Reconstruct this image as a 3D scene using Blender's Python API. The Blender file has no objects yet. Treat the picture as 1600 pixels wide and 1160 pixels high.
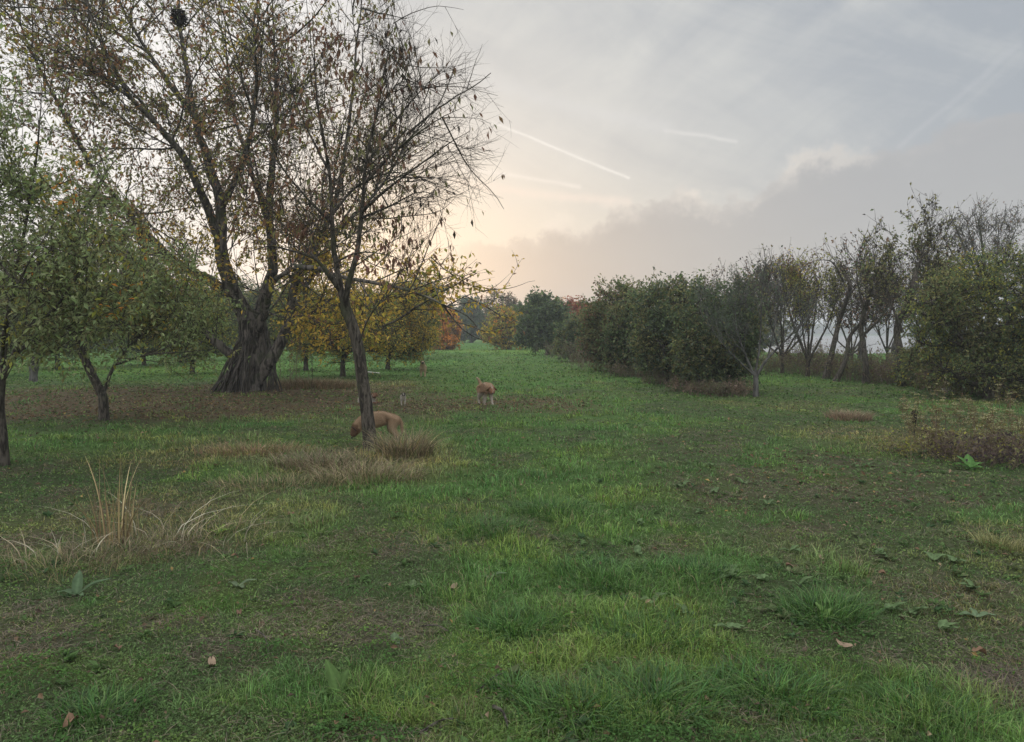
import bpy, math, random
import numpy as np
from math import radians as R, sin, cos, tan, atan2, asin, pi
sc = bpy.context.scene
COL = sc.collection
ORD = ['first', 'second', 'third', 'fourth', 'fifth', 'sixth', 'seventh', 'eighth', 'ninth', 'tenth', 'eleventh', 'twelfth', 'thirteenth', 'fourteenth', 'fifteenth']
rng = np.random.default_rng(7)
random.seed(7)

# ------------------------------------------------------------------ camera
CAMZ = 1.6; FPX = 1200.0; HOR = 520.0
PITCH = math.atan((580.0 - HOR) / FPX)
cam = bpy.data.cameras.new('camera'); camo = bpy.data.objects.new('camera', cam)
COL.objects.link(camo); sc.camera = camo
cam.sensor_width = 36; cam.lens = 36 * FPX / 1600; cam.clip_start = 0.05; cam.clip_end = 6000
camo.location = (0, 0, CAMZ); camo.rotation_euler = (pi / 2 - PITCH, 0, 0)

def ray(px, py):
    x = (px - 800) / FPX; v = (580 - py) / FPX
    return np.array([x, cos(PITCH) + v * sin(PITCH), -sin(PITCH) + v * cos(PITCH)])
def P(px, py, Y):
    d = ray(px, py); return np.array([0, 0, CAMZ]) + d * (Y / d[1])
def G(px, py):
    d = ray(px, py); t = CAMZ / -d[2]; return np.array([d[0] * t, d[1] * t])
def ang(px, py):
    d = ray(px, py); d = d / np.linalg.norm(d); return atan2(d[0], d[1]), asin(d[2])

# ------------------------------------------------------------------ exposure
sc.view_settings.view_transform = 'Standard'; sc.view_settings.look = 'None'
sc.view_settings.exposure = 0.32; sc.view_settings.gamma = 1.0
sc.view_settings.use_curve_mapping = False
sc.cycles.volume_bounces = 1; sc.cycles.max_bounces = 6; sc.cycles.transparent_max_bounces = 8
sc.cycles.volume_max_steps = 64

# ------------------------------------------------------------------ node expression helper
class Ex:
    def __init__(s, nt, sock): s.nt, s.s = nt, sock
    def _m(s, op, *a, clamp=False):
        n = s.nt.nodes.new('ShaderNodeMath'); n.operation = op; n.use_clamp = clamp
        for i, v in enumerate((s,) + a):
            if isinstance(v, Ex): s.nt.links.new(v.s, n.inputs[i])
            else: n.inputs[i].default_value = float(v)
        return Ex(s.nt, n.outputs[0])
    def __add__(s, o): return s._m('ADD', o)
    __radd__ = __add__
    def __mul__(s, o): return s._m('MULTIPLY', o)
    __rmul__ = __mul__
    def __sub__(s, o): return s._m('SUBTRACT', o)
    def __rsub__(s, o): return (s * -1) + o
    def __truediv__(s, o): return s._m('DIVIDE', o)
    def pow(s, o): return s._m('POWER', o)
    def abs(s): return s._m('ABSOLUTE')
    def clamp(s): return s._m('ADD', 0, clamp=True)
    def exp(s): return s._m('EXPONENT')
    def min(s, o): return s._m('MINIMUM', o)
    def max(s, o): return s._m('MAXIMUM', o)
    def sstep(s, a, b):
        n = s.nt.nodes.new('ShaderNodeMapRange'); n.interpolation_type = 'SMOOTHSTEP'
        s.nt.links.new(s.s, n.inputs[0]); n.inputs[1].default_value = a; n.inputs[2].default_value = b
        return Ex(s.nt, n.outputs[0])
def nnew(nt, t, **k):
    n = nt.nodes.new(t)
    for a, b in k.items(): setattr(n, a, b)
    return n
def mix(nt, f, a, b, mode='MIX'):
    n = nnew(nt, 'ShaderNodeMix', data_type='RGBA', blend_type=mode)
    for i, v in ((0, f), (6, a), (7, b)):
        if isinstance(v, Ex): nt.links.new(v.s, n.inputs[i])
        elif hasattr(v, 'is_output'): nt.links.new(v, n.inputs[i])
        elif i == 0: n.inputs[0].default_value = v
        else: n.inputs[i].default_value = (*v, 1)
    return n.outputs[2]
def noise(nt, vec, scale, detail=4, rough=0.5, dist=0.0):
    n = nnew(nt, 'ShaderNodeTexNoise'); n.inputs['Scale'].default_value = scale
    n.inputs['Detail'].default_value = detail; n.inputs['Roughness'].default_value = rough
    n.inputs['Distortion'].default_value = dist
    if vec is not None: nt.links.new(vec, n.inputs['Vector'])
    return Ex(nt, n.outputs[0])
def vcomb(nt, *v):
    n = nnew(nt, 'ShaderNodeCombineXYZ')
    for i, a in enumerate(v):
        if isinstance(a, Ex): nt.links.new(a.s, n.inputs[i])
        else: n.inputs[i].default_value = a
    return n.outputs[0]

# ------------------------------------------------------------------ world: thin high cloud, cloud bank, vapour trails
SUN_AZ, SUN_EL = ang(610, 415)
world = bpy.data.worlds.new('World'); sc.world = world; world.use_nodes = True
nt = world.node_tree; nt.nodes.clear()
out = nnew(nt, 'ShaderNodeOutputWorld'); bg = nnew(nt, 'ShaderNodeBackground')
nt.links.new(bg.outputs[0], out.inputs[0])
sky = nnew(nt, 'ShaderNodeTexSky', sky_type='NISHITA'); sky.sun_disc = False
sky.sun_elevation = max(SUN_EL, R(4)); sky.sun_rotation = SUN_AZ
sky.air_density = 1.2; sky.dust_density = 2.0
tc = nnew(nt, 'ShaderNodeTexCoord'); sp = nnew(nt, 'ShaderNodeSeparateXYZ')
nt.links.new(tc.outputs['Generated'], sp.inputs[0])
X, Y, Z = [Ex(nt, sp.outputs[i]) for i in range(3)]
az = X._m('ARCTAN2', Y); el = Z._m('ARCSINE')
v3 = tc.outputs['Generated']
n_big = noise(nt, v3, 3.0, 3, 0.5)
# streaky cirrus: stretched along a slanted axis
a, b = 0.93, -0.37
su = az * a + el * b; sv = az * (-b) + el * a
n_cir = noise(nt, vcomb(nt, su * 2.2, sv * 9.0, 0.3), 1.6, 6, 0.6, 0.7)
n_cir2 = noise(nt, vcomb(nt, (az * 0.8 + el * 0.6) * 2.0, (az * -0.6 + el * 0.8) * 6.0, 1.7), 2.2, 5, 0.6, 0.9)
blue = (0.325, 0.355, 0.40); pale = (0.49, 0.505, 0.51)
cov = ((n_cir - 0.45) * 2.2 + (n_cir2 - 0.5) * 1.6 + 0.45 - (az - 0.05) * 0.9).clamp()
col = mix(nt, cov, blue, pale)
# glow round the veiled sun
dsun = (((az - SUN_AZ) * 0.8)._m('POWER', 2) + ((el - SUN_EL) * 1.15)._m('POWER', 2)).pow(0.5)
g1 = (dsun * dsun * -7.0).exp(); g2 = (dsun * dsun * -38.0).exp()
col = mix(nt, g1 * 0.75, col, (0.74, 0.71, 0.66))
col = mix(nt, g2 * 0.5, col, (0.90, 0.80, 0.70))
col = mix(nt, (1 - az.sstep(-0.34, -0.06)) * 0.8, col, (0.90, 0.88, 0.87))
# yellowish band near the horizon towards the sun
hb = ((el - 0.13)._m('POWER', 2) * -180.0).exp() * ((az + 0.05)._m('POWER', 2) * -9.0).exp()
col = mix(nt, hb * 0.40, col, (0.64, 0.58, 0.49))
# cloud bank below a rising edge
edge_px = [(560, 425), (700, 385), (800, 365), (900, 350), (985, 322), (1060, 300), (1130, 312), (1180, 300), (1230, 262), (1320, 240), (1400, 222), (1500, 190), (1600, 172), (1750, 130)]
fc = nnew(nt, 'ShaderNodeFloatCurve'); cm = fc.mapping
pts = [ang(*p) for p in edge_px]; A0, A1 = pts[0][0], pts[-1][0]
cu = cm.curves[0]
for i, (pa, pe) in enumerate(pts):
    t = (pa - A0) / (A1 - A0); v = pe / 0.6
    if i == 0: cu.points[0].location = (0, v)
    elif i == len(pts) - 1: cu.points[-1].location = (1, v)
    else: cu.points.new(t, v)
cm.update()
tt = ((az - A0) * (1 / (A1 - A0))).clamp(); nt.links.new(tt.s, fc.inputs['Value'])
edge = Ex(nt, fc.outputs[0]) * 0.6
lump = noise(nt, vcomb(nt, az * 1.0, el * 1.0, 0.0), 26.0, 6, 0.62) - 0.5
lump2 = noise(nt, vcomb(nt, az * 1.0, el * 1.4, 3.0), 9.0, 4, 0.55) - 0.5
dd = edge - el + lump * 0.075 + lump2 * 0.05
bank = dd.sstep(-0.004, 0.010)
fadeL = az.sstep(-0.18, 0.10)
rimw = lump2.sstep(-0.08, 0.10) * 0.8 + 0.2
rim = ((dd - 0.008)._m('POWER', 2) * -9000.0).exp() * fadeL * (1 - az.sstep(0.15, 0.62))
bt = noise(nt, vcomb(nt, az * 2.0, el * 6.0, 5.0), 3.0, 4, 0.5)
bcol = mix(nt, (az.sstep(-0.1, 0.5)), (0.43, 0.40, 0.385), (0.375, 0.380, 0.395))
bcol = mix(nt, el.sstep(0.02, 0.22) * 0.35, bcol, (0.36, 0.36, 0.385))
bcol = mix(nt, (bt - 0.4).clamp() * 0.5, bcol, (0.46, 0.46, 0.46))
col = mix(nt, bank * (fadeL * 0.88 + 0.05), col, bcol)
col = mix(nt, rim * rimw * .75, col, (0.80, 0.74, 0.67))
# vapour trails
def trail(col, poly, w, inten, c=(0.66, 0.62, 0.58)):
    tot = None
    for (p, q) in zip(poly[:-1], poly[1:]):
        (x0, y0), (x1, y1) = ang(*p), ang(*q)
        L2 = (x1 - x0) ** 2 + (y1 - y0) ** 2
        wob = (n_trail - 0.5) * (w * 1.5)
        t = (((az - x0) * (x1 - x0) + (el - y0) * (y1 - y0)) / L2).clamp()
        dx = az - (t * (x1 - x0) + x0); dy = el - (t * (y1 - y0) + y0) + wob
        d2 = dx * dx + dy * dy
        g = (d2 * (-1 / (w * w))).exp()
        tot = g if tot is None else tot.max(g)
    return mix(nt, (tot * inten * (n_trail * 1.2 + 0.3)).clamp(), col, c)
n_trail = noise(nt, v3, 60.0, 4, 0.6)
col = trail(col, [(770, 192), (830, 215), (900, 245), (982, 278)], 0.0018, .75, (0.78, 0.76, 0.73))
col = trail(col, [(705, 262), (790, 272), (905, 292)], 0.0026, .6, (0.76, 0.72, 0.68))
col = trail(col, [(715, 285), (850, 305), (980, 315)], 0.006, 0.7, (0.74, 0.66, 0.60))
col = trail(col, [(1040, 205), (1100, 212), (1150, 222)], 0.0024, .55, (0.68, 0.67, 0.66))
col = trail(col, [(640, 90), (760, 125), (900, 170), (1040, 200)], 0.010, 0.5, (0.60, 0.60, 0.60))
col = trail(col, [(1405, 228), (1500, 150), (1590, 70)], 0.0035, 0.25, (0.52, 0.53, 0.55))
# overcast sky gets brighter overhead
zen = el.sstep(0.50, 1.15)
back = (Y * -1).sstep(-0.2, 0.9)
col = mix(nt, zen, col, (1.75, 1.78, 1.82))
col = mix(nt, back * 0.7, col, (1.20, 1.22, 1.26))
nk = mix(nt, 1.0, sky.outputs[0], (0.09, 0.09, 0.09), 'MULTIPLY')
col = mix(nt, 0.10, col, nk)
nt.links.new(col, bg.inputs[0]); bg.inputs[1].default_value = 1.0
world.cycles.sampling_method = 'MANUAL'; world.cycles.sample_map_resolution = 512

sun = bpy.data.lights.new('sun', 'SUN'); sun.energy = 0.5; sun.angle = R(14); sun.color = (1, 0.86, 0.68)
suno = bpy.data.objects.new('sun', sun); COL.objects.link(suno)
suno.rotation_euler = (pi / 2 - max(SUN_EL, R(5)), 0, -SUN_AZ + pi)
# the lamp shines along -Z: point it from the sun towards the scene
from mathutils import Vector
sd = Vector((sin(SUN_AZ) * cos(SUN_EL), cos(SUN_AZ) * cos(SUN_EL), sin(max(SUN_EL, R(5)))))
suno.rotation_euler = (-sd).to_track_quat('-Z', 'Y').to_euler()

# ------------------------------------------------------------------ numpy noise
def _h(ix, iy, iz, s):
    n = (ix * 374761393 + iy * 668265263 + iz * 2147483647 + s * 1274126177) & 0xffffffff
    n = ((n ^ (n >> 13)) * 1274126177) & 0xffffffff
    return ((n ^ (n >> 16)) & 0xffff) / 65535.0
def vn(x, y, z=0.0, s=0):
    x, y, z = np.broadcast_arrays(np.asarray(x, float), np.asarray(y, float), np.asarray(z, float))
    ix, iy, iz = np.floor(x).astype(np.int64), np.floor(y).astype(np.int64), np.floor(z).astype(np.int64)
    fx, fy, fz = x - ix, y - iy, z - iz
    fx, fy, fz = [f * f * (3 - 2 * f) for f in (fx, fy, fz)]
    r = 0
    for a in (0, 1):
        for b in (0, 1):
            for c in (0, 1):
                r = r + _h(ix + a, iy + b, iz + c, s) * (fx if a else 1 - fx) * (fy if b else 1 - fy) * (fz if c else 1 - fz)
    return r
def fbm(x, y, z=0.0, s=0, o=4):
    r = 0; a = 0.5; t = 0
    for i in range(o):
        r = r + a * vn(np.asarray(x) * 2 ** i, np.asarray(y) * 2 ** i, np.asarray(z) * 2 ** i, s + i); t += a; a *= 0.5
    return r / t
def ss(x, a, b):
    t = np.clip((x - a) / (b - a), 0, 1); return t * t * (3 - 2 * t)
def ell(x, y, cx, cy, rx, ry, soft=0.5, s=0, rough=0.5):
    d = np.sqrt(((x - cx) / rx) ** 2 + ((y - cy) / ry) ** 2)
    d = d + (fbm(x * 1.1, y * 1.1, s=s + 50) - 0.5) * rough * 2
    return 1 - ss(d, 1 - soft, 1 + soft)

# ------------------------------------------------------------------ terrain
def lake_mask(x, y):
    return ss(x - (0.27 * y + 2), 0, 9) * ss(y, 60, 76) * (1 - ss(y + 0.2 * x, 640, 680))
def height(x, y):
    x = np.asarray(x, float); y = np.asarray(y, float)
    z = (fbm(x * 0.45, y * 0.45, s=3) - 0.5) * 0.10 + (fbm(x * 0.08, y * 0.08, s=5) - 0.5) * 0.22 * ss(np.hypot(x, y), 14, 40)
    z = z + (fbm(x * 2.3, y * 2.3, s=9, o=2) - 0.5) * 0.05
    z = z * (1 - 0.9 * ss(np.hypot(x, y), 90, 200))
    return z - 2.6 * lake_mask(x, y)
def H(x, y): return float(height(x, y))

def masks(x, y):
    x = np.asarray(x, float); y = np.asarray(y, float)
    wob = (fbm(x * 0.5, y * 0.5, s=21) - 0.5) * 1.6
    # lush mown strip running away from the camera
    cx = np.interp(y, [0, 3, 6, 10, 20, 40], [1.0, 0.9, 0.45, -0.1, 0.3, 1.0])
    wd = np.interp(y, [0, 3, 6, 10, 20, 40], [1.3, 1.5, 1.35, 1.8, 2.6, 7])
    lush = 1 - ss(np.abs(x - cx + wob * 0.7) / wd, 0.6, 1.15)
    patch = fbm(x * 1.3, y * 1.3, s=31)
    lush = np.clip(lush * ss(patch, 0.30, 0.50), 0, 1)
    lush = np.maximum(lush, ss(fbm(x * 0.9, y * 0.9, s=33), 0.56, 0.66) * 0.9)
    lush = np.maximum(lush, ell(x, y, -6.4, 11.3, 2.6, 1.5, s=1))
    lush = np.maximum(lush, ell(x, y, 6.8, 26, 4.0, 3.2, s=2) )
    far = ss(y, 22, 32)
    lush = np.maximum(lush, far * 0.85)
    litter = ell(x, y, -8.2, 18.6, 6.2, 4.6, 0.3, s=3, rough=0.35)
    litter = np.maximum(litter, 0.85 * ell(x, y, -1.2, 17.2, 3.4, 2.1, 0.5, s=4))
    litter = np.maximum(litter, 0.30 * ell(x, y, 3.3, 8.6, 1.6, 2.4, 0.6, s=5, rough=0.9))
    dry = .7 * ell(x, y, -1.75, 9.4, 1.1, 1.3, 0.5, s=6)
    dry = np.maximum(dry, 0.5 * ell(x, y, -3.7, 9.9, 1.5, 0.9, 0.5, s=7))
    dry = np.maximum(dry, 0.35 * ell(x, y, -2.9, 6.6, 1.2, 1.2, 0.6, s=8))
    dry = np.maximum(dry, 0.7 * ell(x, y, -4.6, 22.5, 2.3, 2.4, 0.5, s=9))
    dry = np.maximum(dry, 0.4 * ell(x, y, 6.0, 11.5, 1.7, 1.6, 0.5, s=10))
    dry = np.maximum(dry, 0.25 * ss(fbm(x * 0.35, y * 0.35, s=44), 0.62, 0.72) * (1 - far))
    moss = ss(fbm(x * 1.7, y * 1.7, s=61), 0.53, 0.62) * ss(x, 2.5, 0.0) * (1 - ss(y, 5, 8))
    moss = np.maximum(moss, 0.7 * ss(fbm(x * 0.8, y * 0.8, s=62), 0.55, 0.65) * (y > 6))
    bare = ss(fbm(x * 1.6, y * 1.6, s=71), 0.56, 0.68) * (1 - lush) * (1 - ss(y, 10, 16)) * (1 - .45 * ss(x, 0, 2))
    bare = np.maximum(bare, ell(x, y, 2.4, 3.5, 0.4, 0.35, 0.5, s=11))
    litter = litter * (1 - 0.8 * lush * (y > 14) * 0 )
    return lush, dry, litter, moss, bare, far

def mixc(a, b, t): return a + (b - a) * t[:, None]
C = lambda *v: np.array(v, float)
def ground_color(x, y):
    lush, dry, litter, moss, bare, far = masks(x, y)
    n = len(x); c = np.tile(C(0.070, 0.095, 0.040), (n, 1))
    c = mixc(c, C(0.105, 0.098, 0.060), bare * 0.8)
    c = mixc(c, C(0.075, 0.150, 0.035), lush * 0.85)
    c = mixc(c, C(0.105, 0.140, 0.040), moss * 0.5)
    c = mixc(c, C(0.190, 0.140, 0.075), dry * 0.7)
    c = mixc(c, C(0.115, 0.080, 0.052), litter * 0.8)
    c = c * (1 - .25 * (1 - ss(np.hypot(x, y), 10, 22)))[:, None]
    fv = fbm(x * 0.12, y * 0.06, s=81)
    c = mixc(c, C(0.080, 0.185, 0.040), far * ss(fv, 0.3, 0.6) * 0.9)
    c = mixc(c, C(0.130, 0.205, 0.045), far * ss(fv, 0.52, 0.72) * 0.6)
    return c

def attr(me, name, arr, dom='POINT'):
    a = me.attributes.new(name, 'FLOAT_COLOR', dom)
    c = np.ones((len(arr), 4), np.float32); c[:, :3] = arr
    a.data.foreach_set('color', c.ravel())
def mesh(name, V, F, col=None, cdom='POINT', smooth=False):
    """V (n,3), F list of index arrays (each (m,k))"""
    me = bpy.data.meshes.new(name)
    V = np.asarray(V, np.float32)
    fs = [np.asarray(f, np.int32) for f in F if len(f)]
    nl = sum(f.size for f in fs); npoly = sum(len(f) for f in fs)
    me.vertices.add(len(V)); me.vertices.foreach_set('co', V.ravel())
    me.loops.add(nl); me.loops.foreach_set('vertex_index', np.concatenate([f.ravel() for f in fs]))
    me.polygons.add(npoly)
    sizes = np.concatenate([np.full(len(f), f.shape[1], np.int32) for f in fs])
    me.polygons.foreach_set('loop_start', np.concatenate([[0], np.cumsum(sizes)[:-1]]).astype(np.int32))
    me.update(calc_edges=True)
    me.polygons.foreach_set('use_smooth', np.full(npoly, smooth))
    if col is not None: attr(me, 'Col', col, cdom)
    me.validate(); return me
def link(name, me, mat=None, parent=None, loc=None):
    o = bpy.data.objects.new(name, me); COL.objects.link(o)
    if mat is not None and me is not None: me.materials.clear(); me.materials.append(mat)
    if parent is not None: o.parent = parent
    if loc is not None: o.location = loc
    return o
def tag(o, label=None, cat=None, group=None, kind=None):
    for k, v in (('label', label), ('category', cat), ('group', group), ('kind', kind)):
        if v: o[k] = v
    return o
def empty(name, loc, label, cat, group=None, rz=0.0):
    o = bpy.data.objects.new(name, None); COL.objects.link(o)
    o.location = [float(v) for v in loc]; o.rotation_euler = (0, 0, rz); o.empty_display_size = 0.1
    return tag(o, label, cat, group)

# ------------------------------------------------------------------ materials
def mat_base(name):
    m = bpy.data.materials.new(name); m.use_nodes = True; t = m.node_tree; t.nodes.clear()
    o = nnew(t, 'ShaderNodeOutputMaterial'); b = nnew(t, 'ShaderNodeBsdfPrincipled')
    t.links.new(b.outputs[0], o.inputs[0]); return m, t, b, o
def bump(t, b, h, strength, dist):
    n = nnew(t, 'ShaderNodeBump'); n.inputs['Strength'].default_value = strength; n.inputs['Distance'].default_value = dist
    t.links.new(h.s, n.inputs['Height']); t.links.new(n.outputs[0], b.inputs['Normal'])
def colattr(t):
    n = nnew(t, 'ShaderNodeAttribute'); n.attribute_name = 'Col'; return n.outputs['Color']
def leaf_mat(name, trans=0.35, rough=0.6, vscale=25.0, spec=0.3):
    m, t, b, o = mat_base(name)
    g = nnew(t, 'ShaderNodeNewGeometry')
    n = noise(t, g.outputs['Position'], vscale, 2, 0.5)
    c = mix(t, 1.0, colattr(t), vcomb(t, n * 0.7 + 0.65, n * 0.7 + 0.65, n * 0.7 + 0.65), 'MULTIPLY')
    b.inputs['Roughness'].default_value = rough; b.inputs['Specular IOR Level'].default_value = spec
    t.links.new(c, b.inputs['Base Color'])
    tr = nnew(t, 'ShaderNodeBsdfTranslucent'); t.links.new(c, tr.inputs[0])
    ms = nnew(t, 'ShaderNodeMixShader'); ms.inputs[0].default_value = trans
    t.links.new(b.outputs[0], ms.inputs[1]); t.links.new(tr.outputs[0], ms.inputs[2]); t.links.new(ms.outputs[0], o.inputs[0])
    return m
def bark_mat(name, c1, c2, scale=9.0, moss=None):
    m, t, b, o = mat_base(name)
    tcn = nnew(t, 'ShaderNodeTexCoord'); mp = nnew(t, 'ShaderNodeMapping'); mp.inputs['Scale'].default_value = (1, 1, 0.25)
    t.links.new(tcn.outputs['Object'], mp.inputs[0])
    n = noise(t, mp.outputs[0], scale, 6, 0.65, 0.6); n2 = noise(t, tcn.outputs['Object'], 2.5, 3, 0.5)
    c = mix(t, n.sstep(0.38, 0.62), c1, c2)
    if moss: c = mix(t, n2.sstep(0.5, 0.66) * 0.6, c, moss)
    t.links.new(c, b.inputs['Base Color']); b.inputs['Roughness'].default_value = 0.9
    b.inputs['Specular IOR Level'].default_value = 0.2
    bump(t, b, n, 0.9, 0.03); return m
M_leaf = leaf_mat('leaf', 0.5); M_grass = leaf_mat('grass_blade', 0.25, 0.55, 8.0, 0.35)
M_dead = leaf_mat('dead_leaf', 0.12, 0.75, 30.0, 0.2); M_weed = leaf_mat('weed_leaf', 0.3, 0.75, 40.0, 0.12)
M_bark = bark_mat('bark_brown', (0.028, 0.024, 0.020), (0.125, 0.108, 0.088), 26.0, (.06, .07, .035))
M_barkbig = bark_mat('bark_furrowed', (0.020, 0.017, 0.015), (0.17, 0.15, 0.13), 11.0, (0.06, 0.075, 0.035))
M_barkgrey = bark_mat('bark_grey', (0.05, 0.048, 0.045), (0.15, 0.145, 0.135), 12.0)
M_twig = bark_mat('bark_twig', (0.020, 0.016, 0.014), (0.055, 0.045, 0.040), 20.0)
M_pole = bark_mat('bark_dry_pole', (0.03, 0.026, 0.022), (0.13, 0.115, 0.10), 18.0)

def ground_mat():
    m, t, b, o = mat_base('meadow_soil')
    g = nnew(t, 'ShaderNodeNewGeometry'); p = g.outputs['Position']
    n1 = noise(t, p, 1.2, 5, 0.6); n2 = noise(t, p, 9.0, 5, 0.7, 0.5); n3 = noise(t, p, 60.0, 4, 0.7)
    f = (n1 * 0.5 + n2 * 0.9 + n3 * 0.9) * 0.95 + -0.15
    c = mix(t, 1.0, colattr(t), vcomb(t, f, f, f), 'MULTIPLY')
    c = mix(t, n2.sstep(0.58, 0.7) * 0.3, c, (0.10, 0.085, 0.045))
    t.links.new(c, b.inputs['Base Color']); b.inputs['Roughness'].default_value = 0.95
    b.inputs['Specular IOR Level'].default_value = 0.1
    bump(t, b, n2 * 0.6 + n3 * 0.4, 0.9, 0.04); return m
M_ground = ground_mat()

# ------------------------------------------------------------------ ground sheet
def build_ground():
    th = np.concatenate([np.linspace(-50, 50, 301), np.linspace(54, 306, 50)]) * pi / 180
    r = np.concatenate([[0.25, 0.6, 1.0, 1.5], np.geomspace(2.0, 2200, 430)])
    T, Rr = np.meshgrid(th, r)
    x = (Rr * np.sin(T)).ravel(); y = (Rr * np.cos(T)).ravel()
    V = np.stack([x, y, height(x, y)], 1)
    nt_, nr = len(th), len(r); i = np.arange(nr - 1)[:, None] * nt_; j = np.arange(nt_)[None]; j2 = (j + 1) % nt_
    F = np.stack([(i + j), (i + j2), (i + nt_ + j2), (i + nt_ + j)], -1).reshape(-1, 4)
    V = np.vstack([V, [[0, 0, H(0, 0)]]]); c = len(V) - 1
    cap = np.stack([np.full(nt_, c), j2[0], j[0]], 1)
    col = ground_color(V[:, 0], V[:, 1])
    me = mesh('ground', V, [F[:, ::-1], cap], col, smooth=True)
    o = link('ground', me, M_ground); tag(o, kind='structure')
build_ground()
def water():
    m, t, b, o = mat_base('lake_water')
    g = nnew(t, 'ShaderNodeNewGeometry')
    n = noise(t, g.outputs['Position'], 0.9, 4, 0.6)
    b.inputs['Base Color'].default_value = (0.10, 0.11, 0.11, 1); b.inputs['Roughness'].default_value = 0.12
    b.inputs['IOR'].default_value = 1.33; bump(t, b, n, 0.25, 0.1)
    V = [(8, 58, -0.6), (1500, 58, -0.6), (1500, 900, -0.6), (8, 900, -0.6)]
    me = mesh('water', V, [np.array([[0, 1, 2, 3]])]); tag(link('water', me, m), kind='structure')
water()

# ------------------------------------------------------------------ blades
def blades(base, out, h, w, lean, colr, twist=None, segs=3):
    """base (n,3), out (n,2) horizontal bend direction, h height, w width, lean (bend amount)"""
    n = len(base); t = np.linspace(0, 1, segs + 1)
    side = np.stack([-out[:, 1], out[:, 0], np.zeros(n)], 1)
    a = rng.uniform(-0.9, 0.9, n); ca, sa = np.cos(a)[:, None], np.sin(a)[:, None]
    o3 = np.concatenate([out, np.zeros((n, 1))], 1)
    side = side * ca + o3 * sa
    V = []
    for k, tk in enumerate(t):
        c = base + o3 * (h * lean * tk ** 1.8)[:, None]
        c = c + np.array([0, 0, 1.0]) * (h * tk * (1 - 0.45 * np.clip(lean, 0, 1.6) * tk))[:, None]
        ww = w * (1 - tk ** 1.5) * 0.5
        if k < segs: V += [c - side * ww[:, None], c + side * ww[:, None]]
        else: V += [c]
    nv = 2 * segs + 1
    VV = np.stack(V, 1).reshape(-1, 3); b = np.arange(n)[:, None] * nv
    F4 = np.concatenate([b + np.array([[2 * k, 2 * k + 1, 2 * k + 3, 2 * k + 2]]) for k in range(segs - 1)]) if segs > 1 else np.zeros((0, 4), int)
    F3 = b + np.array([[2 * segs - 2, 2 * segs - 1, 2 * segs]])
    grad = np.array([0.55 + 0.5 * (k // 2) / segs for k in range(nv)])
    grad = np.ones(nv)
    cc = (colr[:, None, :] * grad[None, :, None]).reshape(-1, 3)
    return VV, F4, F3, cc
class Acc:
    def __init__(s): s.V, s.F4, s.F3, s.C, s.n = [], [], [], [], 0
    def add(s, V, F4, F3, C):
        s.V.append(V); s.C.append(C)
        if len(F4): s.F4.append(F4 + s.n)
        if len(F3): s.F3.append(F3 + s.n)
        s.n += len(V)
    def obj(s, name, mat, parent=None, loc=None, off=None, smooth=False):
        V = np.concatenate(s.V)
        if off is not None: V = V - np.asarray(off)
        F = [np.concatenate(f) for f in (s.F4, s.F3) if f]
        return link(name, mesh(name, V, F, np.concatenate(s.C), smooth=smooth), mat, parent, loc)

def sample_wedge(n, r0, r1, p, half=50):
    """radii with pdf ~ r^-p over [r0,r1]"""
    u = rng.random(n); q = 1 - p
    r = (r0 ** q + u * (r1 ** q - r0 ** q)) ** (1 / q)
    th = rng.uniform(-half, half, n) * pi / 180
    return r * np.sin(th), r * np.cos(th), r

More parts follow.
